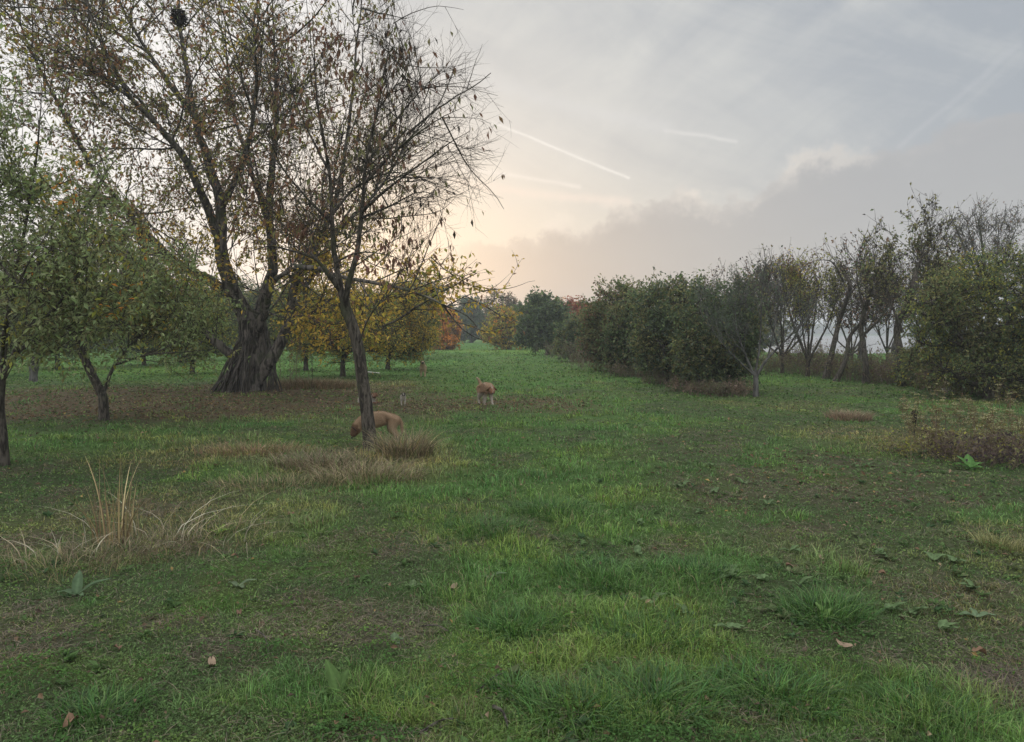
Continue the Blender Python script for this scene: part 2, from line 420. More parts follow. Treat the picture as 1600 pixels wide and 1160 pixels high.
def build_grass():
    NT = 66000
    x, y, r = sample_wedge(NT, 1.9, 95, 1.35)
    keep = lake_mask(x, y) < 0.05; x, y, r = x[keep], y[keep], r[keep]; n = len(x)
    lush, dry, litter, moss, bare, far = masks(x, y)
    clump = fbm(x * 3.0, y * 3.0, s=91)
    k = np.clip(1 - 0.75 * bare - 0.55 * litter, 0.12, 1) * (0.35 + 0.65 * lush)
    keep = rng.random(n) < k + 0.42 - .25 * litter
    x, y, r, lush, dry, litter, moss, bare, far, clump = [q[keep] for q in (x, y, r, lush, dry, litter, moss, bare, far, clump)]
    n = len(x); B = 8
    hT = (0.026 + 0.060 * lush * ss(clump, 0.25, 0.7) + 0.05 * dry * (1 - far)) * rng.uniform(0.6, 1.4, n) * (1 + 0.012 * np.clip(r, 0, 50))
    hT = np.where((far > 0.5), hT * 0.8, hT)
    base_c = np.tile(C(0.078, 0.128, 0.042), (n, 1))
    base_c = mixc(base_c, C(0.068, 0.150, 0.038), lush * 0.9)
    hue = fbm(x * 0.8, y * 0.8, s=95)
    base_c = mixc(base_c, C(0.100, 0.175, 0.040), ss(hue, 0.45, 0.65) * lush * 0.8)
    base_c = mixc(base_c, C(0.120, 0.200, 0.035), far * ss(fbm(x * 0.12, y * 0.06, s=81), 0.5, 0.7) * 0.7)
    base_c = mixc(base_c, C(0.34, 0.255, 0.135), dry * 0.62)
    base_c = mixc(base_c, C(0.130, 0.115, 0.060), bare * 0.6)
    base_c = base_c * (.72 + .62 * fbm(x * 2.4, y * 2.4, s=97))[:, None]; base_c = mixc(base_c, base_c * C(1.35, 1.12, 1.0), ss(fbm(x * 1.2, y * 1.2, s=99), .48, .62))
    idx = np.repeat(np.arange(n), B); m = len(idx)
    a = rng.uniform(0, 2 * pi, m); out = np.stack([np.cos(a), np.sin(a)], 1)
    sp_ = (0.02 + 0.0035 * r[idx]) * rng.random(m) ** 0.5 * 1.5
    bx = x[idx] + out[:, 0] * sp_; by = y[idx] + out[:, 1] * sp_
    base = np.stack([bx, by, height(bx, by) - 0.004], 1)
    h = hT[idx] * rng.uniform(0.5, 1.35, m); lean = rng.uniform(0.1, 1.2, m)
    w = np.maximum(0.0040, r[idx] * 0.0011) * rng.uniform(0.7, 1.3, m)
    cj = base_c[idx] * rng.uniform(0.55, 2.3, (m, 1)) * rng.uniform(0.9, 1.1, (m, 3))
    deadb = rng.random(m) < (0.07 + 0.25 * bare[idx]); cj[deadb] = C(0.27, 0.215, 0.12) * rng.uniform(0.5, 1.2, (deadb.sum(), 1))
    acc = Acc(); acc.add(*blades(base, out, h, w, lean, cj, segs=2))
    o = acc.obj('grass', M_grass); tag(o, 'short green meadow grass growing in uneven tufts', 'grass', kind='stuff')
build_grass()

def quads(p, d, nrm, L, W, colr, fold=0.15):
    """leaf rhombs: p base, d axis (unit), nrm approx normal"""
    s = np.cross(d, nrm); s /= np.linalg.norm(s, axis=1, keepdims=True) + 1e-9
    up = np.cross(s, d)
    mid = p + d * (L * 0.45)[:, None]; f = up * (L * fold)[:, None] * 0.5
    V = np.stack([p, mid + s * (W / 2)[:, None] + f, p + d * L[:, None], mid - s * (W / 2)[:, None] + f], 1).reshape(-1, 3)
    F = np.arange(len(p))[:, None] * 4 + np.array([[0, 1, 2, 3]])
    return V, F, np.zeros((0, 3), int), np.repeat(colr, 4, 0)
def rdir(n):
    v = rng.normal(size=(n, 3)); return v / np.linalg.norm(v, axis=1, keepdims=True)
def unit(v): return v / (np.linalg.norm(v, axis=1, keepdims=True) + 1e-9)

def build_clover():
    n = 420000
    x, y, r = sample_wedge(n, 1.9, 60, 1.5)
    lush, dry, litter, moss, bare, far = masks(x, y)
    keep = (rng.random(n) < np.clip(0.85 - 0.65 * lush - 0.15 * bare + 0.5 * moss - 0.5 * litter, 0.08, 1)) & (lake_mask(x, y) < 0.05)
    x, y, r, moss, dry = [q[keep] for q in (x, y, r, moss, dry)]; n = len(x)
    cl = fbm(x * 4.5, y * 4.5, s=64); z = height(x, y) + rng.uniform(0.0, 0.018, n) + 0.035 * ss(cl, .5, .75)
    d = rdir(n); d[:, 2] = np.abs(d[:, 2]) * 0.35; d = unit(d); nr = rdir(n) * 0.6 + np.array([0, 0, 1.0])
    L = np.maximum(0.012, r * 0.0024) * rng.uniform(0.7, 1.6, n)
    c = np.tile(C(0.075, 0.125, 0.045), (n, 1)); c = mixc(c, C(0.105, 0.165, 0.050), moss * 0.7); c = mixc(c, C(0.17, 0.14, 0.08), dry * 0.5)
    c = c * rng.uniform(0.7, 1.9, (n, 1)) * C(1.0, 1.0, .95); c = mixc(c, c * C(.62, .80, .62), ss(cl, .48, .62)); c = mixc(c, c * C(1.5, 1.3, 1.1), ss(fbm(x * 2.2, y * 2.2, s=66), .55, .68))
    acc = Acc(); acc.add(*quads(np.stack([x, y, z], 1), d, nr, L, L * rng.uniform(0.4, 0.9, n), c))
    tag(acc.obj('ground_cover', M_weed), 'low clover and moss matted between the grass tufts', 'ground cover', kind='stuff')
build_clover()

def build_rosettes():
    n = 5200
    x, y, r = sample_wedge(n, 1.9, 26, 1.1)
    lush, dry, litter, moss, bare, far = masks(x, y)
    cl = fbm(x * .9, y * .9, s=68)
    keep = rng.random(n) < np.clip((1 - .75 * lush) * (.25 + .75 * ss(x, -1, 1.5)) * ss(cl, .38, .58) * (1 - .7 * litter), .03, 1)
    x, y = x[keep], y[keep]; n = len(x); B = 8; k = np.repeat(np.arange(n), B); m = len(k)
    a = rng.uniform(0, 2 * pi, m); d = unit(np.stack([np.cos(a), np.sin(a), rng.uniform(.05, .9, m)], 1))
    sz = rng.uniform(.025, .065, n)[k] * rng.uniform(.6, 1.2, m)
    p = np.stack([x[k], y[k], height(x[k], y[k]) + .006], 1) + rng.normal(0, .008, (m, 3)) * [1, 1, .3]
    c = np.array([(.085, .15, .05), (.11, .18, .065), (.065, .12, .05), (.14, .17, .08)])[rng.choice(4, n)][k] * rng.uniform(.65, 1.35, (m, 1))
    acc = Acc(); acc.add(*quads(p, d, np.tile([0, 0, 1.0], (m, 1)) + rdir(m) * .35, sz, sz * rng.uniform(.35, .6, m), c, .3))
    tag(acc.obj('leafy_weeds', M_weed), 'small leafy weeds scattered over the thin turf', 'weeds', kind='stuff')
build_rosettes()

def build_litter():
    acc = Acc()
    n = 120000
    x, y, r = sample_wedge(n, 2, 34, 0.6)
    lush, dry, litter, moss, bare, far = masks(x, y)
    keep = rng.random(n) < np.clip(np.maximum(litter - .1, .016 + .02 * bare), 0, 1)
    x, y, r, litter = [q[keep] for q in (x, y, r, litter)]; n = len(x)
    z = height(x, y) + rng.uniform(0.005, 0.04, n) + 0.01 * (r > 10)
    d = rdir(n); d[:, 2] *= 0.3; d = unit(d); nr = rdir(n) * 0.7 + np.array([0, 0, 1.0])
    L = rng.uniform(0.03, 0.085, n) * np.clip(r / 11, .55, 1)
    pal = np.array([(0.15, 0.098, 0.062), (0.09, 0.064, 0.045), (0.21, 0.135, 0.080), (0.30, 0.22, 0.14), (0.30, 0.21, 0.08)])
    c = pal[rng.choice(5, n, p=[.36, .28, .18, .12, .06])] * rng.uniform(0.6, 1.3, (n, 1))
    acc.add(*quads(np.stack([x, y, z], 1), d, nr, L, L * 0.5, c, 0.4))
    tag(acc.obj('leaf_litter', M_dead), 'brown fallen leaves carpeting the ground under the trees', 'leaf litter', kind='stuff')
build_litter()

# thatch: dead blades lying flat on bare places
def build_thatch():
    n = 170000
    x, y, r = sample_wedge(n, 1.9, 26, 1.3)
    lush, dry, litter, moss, bare, far = masks(x, y)
    keep = rng.random(n) < np.clip(bare * 0.9 + 0.16 + 0.4 * dry - 0.12 * lush, 0, 1)
    x, y, r, dry = [q[keep] for q in (x, y, r, dry)]; n = len(x)
    a = rng.uniform(0, 2 * pi, n); d = np.stack([np.cos(a), np.sin(a), rng.uniform(-0.1, 0.3, n)], 1); d = unit(d)
    z = height(x, y) + rng.uniform(0.003, 0.02, n)
    L = rng.uniform(0.03, 0.10, n) * (1 + 0.04 * r); W = np.maximum(0.0025, r * 0.0007)
    c = np.array([(0.24, 0.20, 0.14), (0.17, 0.14, 0.10), (0.12, 0.10, 0.08)])[rng.choice(3, n)] * rng.uniform(0.6, 1.2, (n, 1))
    acc = Acc(); acc.add(*quads(np.stack([x, y, z], 1), d, np.tile([0, 0, 1.0], (n, 1)) + rdir(n) * .3, L, W, c))
    tag(acc.obj('dry_thatch', M_dead), 'grey dead grass stems lying flat on thin patches', 'thatch', kind='stuff')
build_thatch()

# ------------------------------------------------------------------ wood
def tubes(acc, Pn, Rn, k=4, furrow=0.0, col=(1, 1, 1)):
    Pn = np.asarray(Pn, float); Rn = np.asarray(Rn, float)
    B, N = Rn.shape
    T = np.gradient(Pn, axis=1); T /= np.linalg.norm(T, axis=2, keepdims=True) + 1e-9
    ch = Pn[:, -1] - Pn[:, 0]; ch = unit(ch)
    ref = np.cross(ch, np.where(np.abs(ch[:, 2:3]) > 0.8, [[1.0, 0, 0]], [[0, 0, 1.0]])); ref = unit(ref)
    u = np.cross(T, ref[:, None, :]); u /= np.linalg.norm(u, axis=2, keepdims=True) + 1e-9
    v = np.cross(T, u)
    a = np.arange(k) * 2 * pi / k
    rr = Rn[:, :, None] * np.ones(k)
    if furrow:
        s = np.arange(N)[None, :, None] * 0.23
        rr = rr * (1 + furrow * (vn(np.cos(a) * 3 + 7, np.sin(a) * 3 + 7, s + np.arange(B)[:, None, None] * 9.1, 5) - 0.5)
                   + furrow * 0.7 * (vn(np.cos(a) * 9 + 7, np.sin(a) * 9 + 7, s * 2 + np.arange(B)[:, None, None] * 9.1, 6) - 0.5))
    V = Pn[:, :, None, :] + rr[..., None] * (np.cos(a)[None, None, :, None] * u[:, :, None, :] + np.sin(a)[None, None, :, None] * v[:, :, None, :])
    i = (np.arange(B)[:, None, None] * N + np.arange(N - 1)[None, :, None]) * k
    j = np.arange(k)[None, None]; j2 = (j + 1) % k
    F = np.stack([i + j, i + j2, i + k + j2, i + k + j], -1).reshape(-1, 4)
    VV = V.reshape(-1, 3)
    acc.add(VV, F, np.zeros((0, 3), int), np.ones((len(VV), 3)))
def resample(poly, n):
    """smooth curve through poly (m,3) -> n points"""
    p = np.asarray(poly, float); m = len(p)
    if m == 2: return p[0] + (p[1] - p[0]) * np.linspace(0, 1, n)[:, None]
    e = np.vstack([2 * p[0] - p[1], p, 2 * p[-1] - p[-2]])
    s = np.linspace(0, m - 1, n); i = np.clip(s.astype(int), 0, m - 2); t = (s - i)[:, None]
    p0, p1, p2, p3 = e[i], e[i + 1], e[i + 2], e[i + 3]
    return 0.5 * (2 * p1 + (p2 - p0) * t + (2 * p0 - 5 * p1 + 4 * p2 - p3) * t ** 2 + (3 * p1 - p0 - 3 * p2 + p3) * t ** 3)

class Skeleton:
    def __init__(s): s.p, s.t, s.r = [], [], []
    def add(s, Pn, Rn, skip=1):
        T = np.gradient(Pn, axis=1); T /= np.linalg.norm(T, axis=2, keepdims=True) + 1e-9
        s.p.append(Pn[:, skip:].reshape(-1, 3)); s.t.append(T[:, skip:].reshape(-1, 3)); s.r.append(Rn[:, skip:].ravel())
    def arr(s): return np.concatenate(s.p), np.concatenate(s.t), np.concatenate(s.r)

def reach(sk, tg, N, tip, ratio, wob, centre, bow=0.35, rise=0.0, jump=0.6):
    """grow one branch from the skeleton to each target point"""
    p, t, r = sk.arr()
    d = np.linalg.norm(tg[:, None] - p[None], axis=2)
    toC = np.linalg.norm(p - centre, axis=1)
    cost = d + jump * toC[None] * 0.35 + 0.8 * np.clip(p[None, :, 2] - tg[:, None, 2], 0, None)
    cost = cost * rng.uniform(0.85, 1.15, cost.shape)
    k = np.argmin(cost, 1); s0, t0, r0 = p[k], t[k], r[k]
    dd = tg - s0; L = np.linalg.norm(dd, axis=1, keepdims=True)
    c1 = s0 + (t0 * 0.35 + unit(dd) * 0.65) * L * bow + np.array([0, 0, rise]) * L
    u = np.linspace(0, 1, N)[None, :, None]
    B = (1 - u) ** 2 * s0[:, None] + 2 * u * (1 - u) * c1[:, None] + u ** 2 * tg[:, None]
    jit = rng.normal(size=B.shape) * wob * L[:, None] * np.sin(np.linspace(0, pi, N))[None, :, None] ** 0.5
    jit = (jit + np.roll(jit, 1, 1)) * 0.5; jit[:, 0] = 0
    B = B + jit
    rb = np.clip(r0 * ratio, tip * 1.3, None)
    rb = np.minimum(rb, tip + L[:, 0] * 0.022)
    Rn = rb[:, None] * (1 - np.linspace(0, 1, N)) ** 0.8 + tip
    return B, Rn
def sprout(Pn, Rn, per, L0, L1, N, rad, angle=0.8, up=0.15, wob=0.10, t0=0.15, droop=0.0):
    """short twigs growing off existing branches"""
    B, M, _ = Pn.shape
    T = np.gradient(Pn, axis=1); T /= np.linalg.norm(T, axis=2, keepdims=True) + 1e-9
    k = np.repeat(np.arange(B), per); n = len(k)
    s = rng.uniform(t0, 1, n) * (M - 1.001); i = s.astype(int); f = (s - i)[:, None]
    p = Pn[k, i] * (1 - f) + Pn[k, i + 1] * f; t = T[k, i]
    d = unit(t * 1.0 + rdir(n) * angle * 1.2 + np.array([0, 0, up]))
    L = rng.uniform(L0, L1, n)
    out = [p]; cur = p; dr = d; step = (L / (N - 1))[:, None]
    for q in range(1, N):
        dr = unit(dr + rng.normal(size=dr.shape) * wob + np.array([0, 0, up * 0.25 - droop]))
        cur = cur + dr * step; out.append(cur)
    Pn2 = np.stack(out, 1)
    Rn2 = (rad * rng.uniform(0.7, 1.2, n))[:, None] * np.linspace(1, 0.35, N)[None]
    return Pn2, Rn2
def inside(env, p, k=1.1):
    m = np.zeros(len(p), bool)
    kk = k * rng.uniform(.6, 1.6, len(p))
    for c, r in env: m |= (((p - np.asarray(c)) / np.asarray(r)) ** 2).sum(1) < kk
    return m
def fan(par, levels, env, acc_big, acc_small, tip, up, zmin, ek=1.35):
    """straight radiating branches: each level sprouts from the one before"""
    sets = []
    for li, (per, L0, L1, N, ratio, angle) in enumerate(levels):
        new = []
        for Pn, Rn in par:
            T, r = sprout(Pn, Rn, per, L0, L1, N, 1.0, angle=angle, up=up, wob=.085, t0=.22 if li else .12)
            L = np.linalg.norm(T[:, -1] - T[:, 0], axis=1); keep = inside(env, T[:, -1], ek) & (T[:, -1, 2] > zmin)
            T, L = T[keep], L[keep]
            if len(T): new.append((T, np.maximum(L * ratio, tip)[:, None] * np.linspace(1, .3, N)[None] * rng.uniform(.8, 1.2, (len(T), 1))))
        if not new: break
        Tn = np.concatenate([a for a, b in new]); Rn = np.concatenate([b for a, b in new])
        tubes(acc_big if li < 2 else acc_small, Tn, Rn, 5 if li == 0 else (4 if li == 1 else 3))
        par = [(Tn, Rn)]; sets.append(Tn)
    return sets
def leaves_on(Pn, per, L0, L1, asp, pal, wts, droop=0.5, tmin=0.2, spread=1.0, keepf=None, vary=0.35, clumps=None):
    B, M, _ = Pn.shape
    k = np.repeat(np.arange(B), per); n = len(k)
    if keepf is not None:
        kp = rng.random(n) < keepf(Pn[k, -1]); k = k[kp]; n = len(k)
    s = rng.uniform(tmin, 1, n) * (M - 1.001); i = s.astype(int); f = (s - i)[:, None]
    p = Pn[k, i] * (1 - f) + Pn[k, i + 1] * f; t = unit(Pn[k, i + 1] - Pn[k, i])
    d = unit(t * 0.6 + rdir(n) * spread + np.array([0, 0, -droop]))
    nr = rdir(n) * 0.7 + np.array([0, 0, 0.8]); L = rng.uniform(L0, L1, n)
    pal = np.asarray(pal, float); wts = np.asarray(wts, float)
    cn = vn(p[:, 0] * 1.6, p[:, 1] * 1.6, p[:, 2] * 1.6, 77) * 0.75 + rng.random(n) * 0.5 - 0.12
    cw = np.cumsum(wts) / wts.sum()
    ci = np.clip(np.searchsorted(cw, np.clip(cn, 0, 0.999)), 0, len(pal) - 1)
    if clumps is not None: ci = clumps(p, ci)
    c = pal[ci] * rng.uniform(1 - vary, 1 + vary, (n, 1)) * rng.uniform(0.92, 1.08, (n, 3))
    return quads(p + d * 0.01, d, nr, L, L * asp * rng.uniform(0.8, 1.2, n), c, 0.25)
def in_env(env, n, shell=0.5, lump=0.25):
    w = np.array([e[1][0] * e[1][1] * e[1][2] for e in env]); w /= w.sum()
    k = rng.choice(len(env), n, p=w)
    d = rdir(n); r = rng.random(n) ** (1 / 3) * (1 - shell) + shell * rng.uniform(0.75, 1, n)
    c = np.array([e[0] for e in env])[k]; q = np.array([e[1] for e in env])[k]
    lm = 1 + lump * (vn(d[:, 0] * 2.2 + 5 + k, d[:, 1] * 2.2 + 5, d[:, 2] * 2.2 + 5, 13) - 0.5) * 2
    return c + d * q * (r * lm)[:, None]

def grow(sk, env, n1, n2, per, tw, tipr, wob, cen, big, small, base, zmin, sh, lmp, upt, droop):
    tg = in_env(env, n1, sh, lmp); tg[:, 2] = np.maximum(tg[:, 2], base[2] + zmin)
    B, Rn = reach(sk, tg, 9, tipr * 1.5, 0.62, wob, cen, 0.45, 0.04); tubes(big, B, Rn, 5); sk.add(B, Rn, 2)
    tg = in_env(env, n2, sh * 0.5, lmp); tg[:, 2] = np.maximum(tg[:, 2], base[2] + zmin)
    B2, R2 = reach(sk, tg, 6, tipr, 0.6, wob * 1.3, cen, 0.5, 0.02, 0.35); tubes(small, B2, R2, 3)
    sets = []
    T1, r1 = sprout(B2, R2, per, tw[0], tw[1], tw[2], tw[3], up=upt, droop=droop); tubes(small, T1, r1, 3); sets.append(T1)
    T2, r2 = sprout(B, Rn, max(2, per), tw[0], tw[1] * 1.2, tw[2], tw[3], up=upt, droop=droop); tubes(small, T2, r2, 3); sets.append(T2)
    return sets
def tree(name, label, cat, group, base, trunk, tr, limbs, env, n1, n2, per, tw, leaf, mats=(None, None), n0=0,
         tipr=0.004, sides=8, furrow=0.0, gate=None, upt=0.15, wob=0.05, droop=0.0, sh=0.45, twper_main=0, lmp=0.25, flare=1.5, zmin=0.15, fanl=None, fup=.2):
    """trunk: polyline; tr: (r0,r1); limbs: [(polyline,r0,r1)]; env: [(centre,radii)]; tw=(L0,L1,N,rad); leaf: dict"""
    base = np.asarray(base, float); cen = np.mean([e[0] for e in env], 0)
    sk = Skeleton(); big = Acc(); small = Acc(); lf = Acc(); lp = []
    tp = resample(trunk, 22); u = np.linspace(0, 1, 22)
    trr = tr[0] + (tr[1] - tr[0]) * u + tr[0] * (flare - 1) * np.exp(-u * 9)
    tubes(big, tp[None], trr[None], max(sides, 8) * (2 if furrow else 1), furrow); sk.add(tp[None], trr[None] * 0.8, 9)
    for pl, r0, r1 in limbs:
        m = 26; q = resample(pl, m); q[1:-1] += rng.normal(size=(m - 2, 3)) * (r0 * 0.07)
        rr = r0 + (r1 * .45 - r0) * np.linspace(0, 1, m) ** 0.75
        tubes(big, q[None], rr[None], sides, furrow * 0.7); sk.add(q[None], rr[None], 3); lp.append((q[None, 4:], rr[None, 4:]))
    if fanl:
        sets = fan(lp, fanl, env, big, small, tipr, fup, base[2] + zmin)[-2:]
    elif n0:
        tg = in_env(env, n0, 0.7, lmp); B, Rn = reach(sk, tg, 12, tipr * 3, 0.75, wob * 0.8, cen, 0.4, 0.05)
        tubes(big, B, Rn, max(5, sides // 2)); sk.add(B, Rn, 2)
    if not fanl: sets = grow(sk, env, n1, n2, per, tw, tipr, wob, cen, big, small, base, zmin, sh, lmp, upt, droop)
    root = empty(name, base, label, cat, group)
    bm_, tm_ = mats[0] or M_bark, mats[1] or M_twig
    big.obj('trunk', bm_, root, off=base, smooth=True); small.obj('branches', tm_, root, off=base)
    if leaf:
        for T in sets:
            lf.add(*leaves_on(T, leaf['n'], leaf['L'][0], leaf['L'][1], leaf['asp'], leaf['pal'], leaf['w'], leaf.get('droop', 0.4), leaf.get('tmin', 0.2), leaf.get('spread', 1.0), gate, leaf.get('vary', 0.35), leaf.get('clumps')))
        if lf.n: lf.obj('foliage', leaf.get('mat', M_leaf), root, off=base)
    return root
def gp(px, py):
    g = G(px, py); return np.array([g[0], g[1], H(g[0], g[1])])

GREEN = (0.150, 0.200, 0.085); GREEN2 = (0.210, 0.265, 0.100); DKG = (0.095, 0.130, 0.070); BLG = (0.120, 0.160, 0.100)
YG = (0.33, 0.33, 0.065); YEL = (0.58, 0.41, 0.075); ORA = (0.66, 0.28, 0.05); RUST = (0.34, 0.19, 0.095); BRN = (0.21, 0.125, 0.075)
LTG = (0.29, 0.34, 0.16); OLV = (0.235, 0.225, 0.095); MAR = (0.23, 0.115, 0.085); RED = (0.38, 0.12, 0.07); DRK = (0.055, 0.048, 0.035)

# ---- the big old tree
def big_tree(ls=.84):
    Y0 = 21.0
    def pl(*pts): return [P(a, b, Y0 + c) for a, b, c in pts]
    base = gp(390, 613); base[2] -= 0.05
    trunk = pl((388, 618, 0), (391, 590, 0), (396, 560, 0), (397, 530, 0), (394, 500, 0))
    limbs = [
        (pl((396, 535, 0), (380, 490, 0), (358, 440, -0.2), (346, 390, -0.4), (345, 330, -0.4), (330, 270, -0.2), (308, 190, 0), (290, 100, 0.2), (280, 20, 0.3), (272, -90, 0.4)), .34, .05),
        (pl((346, 380, -.3), (322, 320, -.8), (290, 250, -1.6), (245, 195, -2.2), (205, 155, -2.6), (150, 110, -3), (90, 60, -3.2)), .17, .03),
        (pl((396, 520, 0.1), (408, 480, 0.4), (425, 420, 0.6), (421, 330, 0.8), (428, 240, 1), (433, 180, 1), (428, 90, 1.2), (424, -30, 1.4)), .26, .04),
        (pl((398, 605, -.1), (410, 583, -.2), (432, 550, -.3), (452, 500, -.2), (455, 465, 0), (470, 425, 0.2), (498, 380, 0.5), (528, 300, .6), (545, 200, .5), (556, 90, .6), (566, -10, .8)), .26, .04),
        (pl((396, 540, 0), (412, 490, -.6), (428, 440, -1.4), (470, 415, -2.4)), .20, .085),
        (pl((462, 417, -2.3), (500, 420, -3.0), (530, 432, -3.6), (590, 443, -4.6), (640, 455, -5.4), (690, 475, -6.0), (735, 498, -6.4), (752, 530, -6.6)), .085, .015),
        (pl((640, 455, -5.4), (680, 440, -5.6), (715, 428, -6), (745, 405, -6.2)), .024, .005),
        (pl((700, 478, -6.0), (730, 462, -6.1), (770, 450, -6.2), (800, 425, -6.2)), .018, .004),
        (pl((560, 437, -4.2), (590, 490, -4.4), (610, 540, -4.5)), .025, .006),
        (pl((690, 475, -6.0), (730, 520, -6.0), (790, 545, -6.0)), .025, .006),
        (pl((455, 465, 0), (490, 500, -1), (530, 530, -1.6)), .05, .01),
        (pl((385, 575, 0), (350, 545, -.3), (315, 515, -.6), (275, 490, -1), (225, 468, -1.4), (170, 455, -1.8)), .20, .03),
        (pl((372, 470, -.1), (330, 440, .3), (285, 415, .6), (240, 380, .9), (190, 320, 1.1), (140, 255, 1.4), (100, 190, 1.6)), .22, .03),
        (pl((344, 330, -.3), (380, 250, -1.6), (400, 150, -2.4), (395, 40, -3)), .13, .03),
        (pl((421, 350, .7), (390, 260, 2), (360, 150, 3), (350, 20, 3.4)), .13, .03),
        (pl((498, 380, .5), (560, 330, 1), (610, 270, 1.2), (640, 200, 1)), .10, .02),
        (pl((455, 465, 0), (490, 430, 1.4), (520, 380, 2.4), (560, 300, 3)), .12, .03),
        (pl((140, 255, 1.4), (90, 160, .8), (40, 60, .2), (0, -60, 0)), .08, .02),
        (pl((205, 155, -2.6), (150, 50, -3), (120, -60, -3)), .07, .02),
        (pl((310, 190, 0), (250, 110, .8), (200, 30, 1.4), (160, -60, 2)), .12, .03),
    ]
    m = 1200 / Y0
    limbs = [(a, b * ls, c * ls) for a, b, c in limbs]
    env = [(P(330, 170, Y0), (5.2, 4.8, 5.2)), (P(480, 120, Y0 + .5), (3.0, 3.4, 4.6)), (P(170, 180, Y0), (4.0, 4.0, 4.2)), (P(60, 60, Y0 - 2), (3.5, 3.5, 3.6)), (P(120, 330, Y0), (3.2, 3.0, 2.0)), (P(725, 450, 14.9), (.95, 1.0, .55)), (P(700, 505, 15.2), (1.1, 1.0, .42)), (P(775, 505, 14.8), (.5, .6, .42)), (P(350, 360, Y0), (4.6, 4.2, 2.2)), (P(230, -60, Y0), (4.5, 4.0, 3.5)),
           (P(690, 445, 15.4), (1.7, 1.3, 0.75)), (P(620, 500, 15.8), (1.7, 1.0, 0.7)), (P(740, 430, 14.8), (.75, .7, .55)), (P(290, 470, 19), (1.9, 1.4, .8)), (P(370, 480, 18.5), (1.1, .9, .6)), (P(520, 500, 19), (1.6, 1.2, .9)), (P(780, 500, 14.6), (.7, .6, .5)), (P(600, 430, 17), (1.6, 1.5, .7))]
    zc = 3.4
    def clumps(p, ci):
        low = (p[:, 2] < 3.6 + rng.random(len(p)) * 1.4)
        k = rng.random(len(p))
        ci = np.where(low & (k < .60), 0, ci); ci = np.where(low & (k > .60), 1, ci); ci = np.where(low & (k > .88), 4, ci)
        return ci
    def gate(q):
        top = ss(q[:, 2], 7.0, 12.5); rt = ss(q[:, 0], -4.2, -2.2) * ss(q[:, 2], 3.6, 5.0)
        mid = ss(q[:, 0], -8.5, -5.5) * ss(q[:, 2], 3.4, 4.6)
        return np.clip(.78 - 0.30 * top - 0.25 * mid - 0.55 * rt + .5 * (q[:, 2] < 3.5), 0.05, 1.2) * (1 - .30 * ((q[:, 1] < 16.8) & (q[:, 0] > -2.6))) * (.38 + .95 * vn(q[:, 0] * .9, q[:, 1] * .9, q[:, 2] * .9, 19))
    tree('old_walnut_tree', 'largest tree with thick furrowed forked trunk, thin rusty and yellow leaves', 'tree', None, base, trunk, (.43, .36), limbs, env, 300, 1700, 5, (.25, .8, 4, .0062),
         dict(n=6, L=(.08, .14), asp=.52, pal=[YEL, YG, OLV, RUST, BRN, MAR, GREEN2], w=[.12, .17, .24, .22, .11, .03, .11], droop=.7, clumps=clumps), (M_barkbig, M_twig),
         fanl=[(20, 1.2, 3.4, 9, .0095, .95), (7, .6, 1.8, 7, .0085, .8), (7, .3, .9, 5, .007, .8)], fup=.10, tipr=.0055, sides=12, furrow=.22, gate=gate, flare=1.3)
    # nest in the high fork
    acc = Acc(); c = P(279, 28, Y0 + .2); n = 260
    a = rng.uniform(0, 2 * pi, n); rr = rng.uniform(.05, .19, n); q = c + np.stack([np.cos(a) * rr, np.sin(a) * rr, rng.uniform(-.16, .16, n)], 1)
    dd = unit(np.stack([-np.sin(a), np.cos(a), rng.uniform(-.5, .5, n)], 1) + rdir(n) * .4)
    tubes(acc, np.stack([q - dd * .16, q, q + dd * .16], 1), np.full((n, 3), .006), 3)
    o = acc.obj('nest', M_twig, loc=tuple(c), off=c); tag(o, 'dark twig nest high in a fork of the largest tree', 'nest')
big_tree()

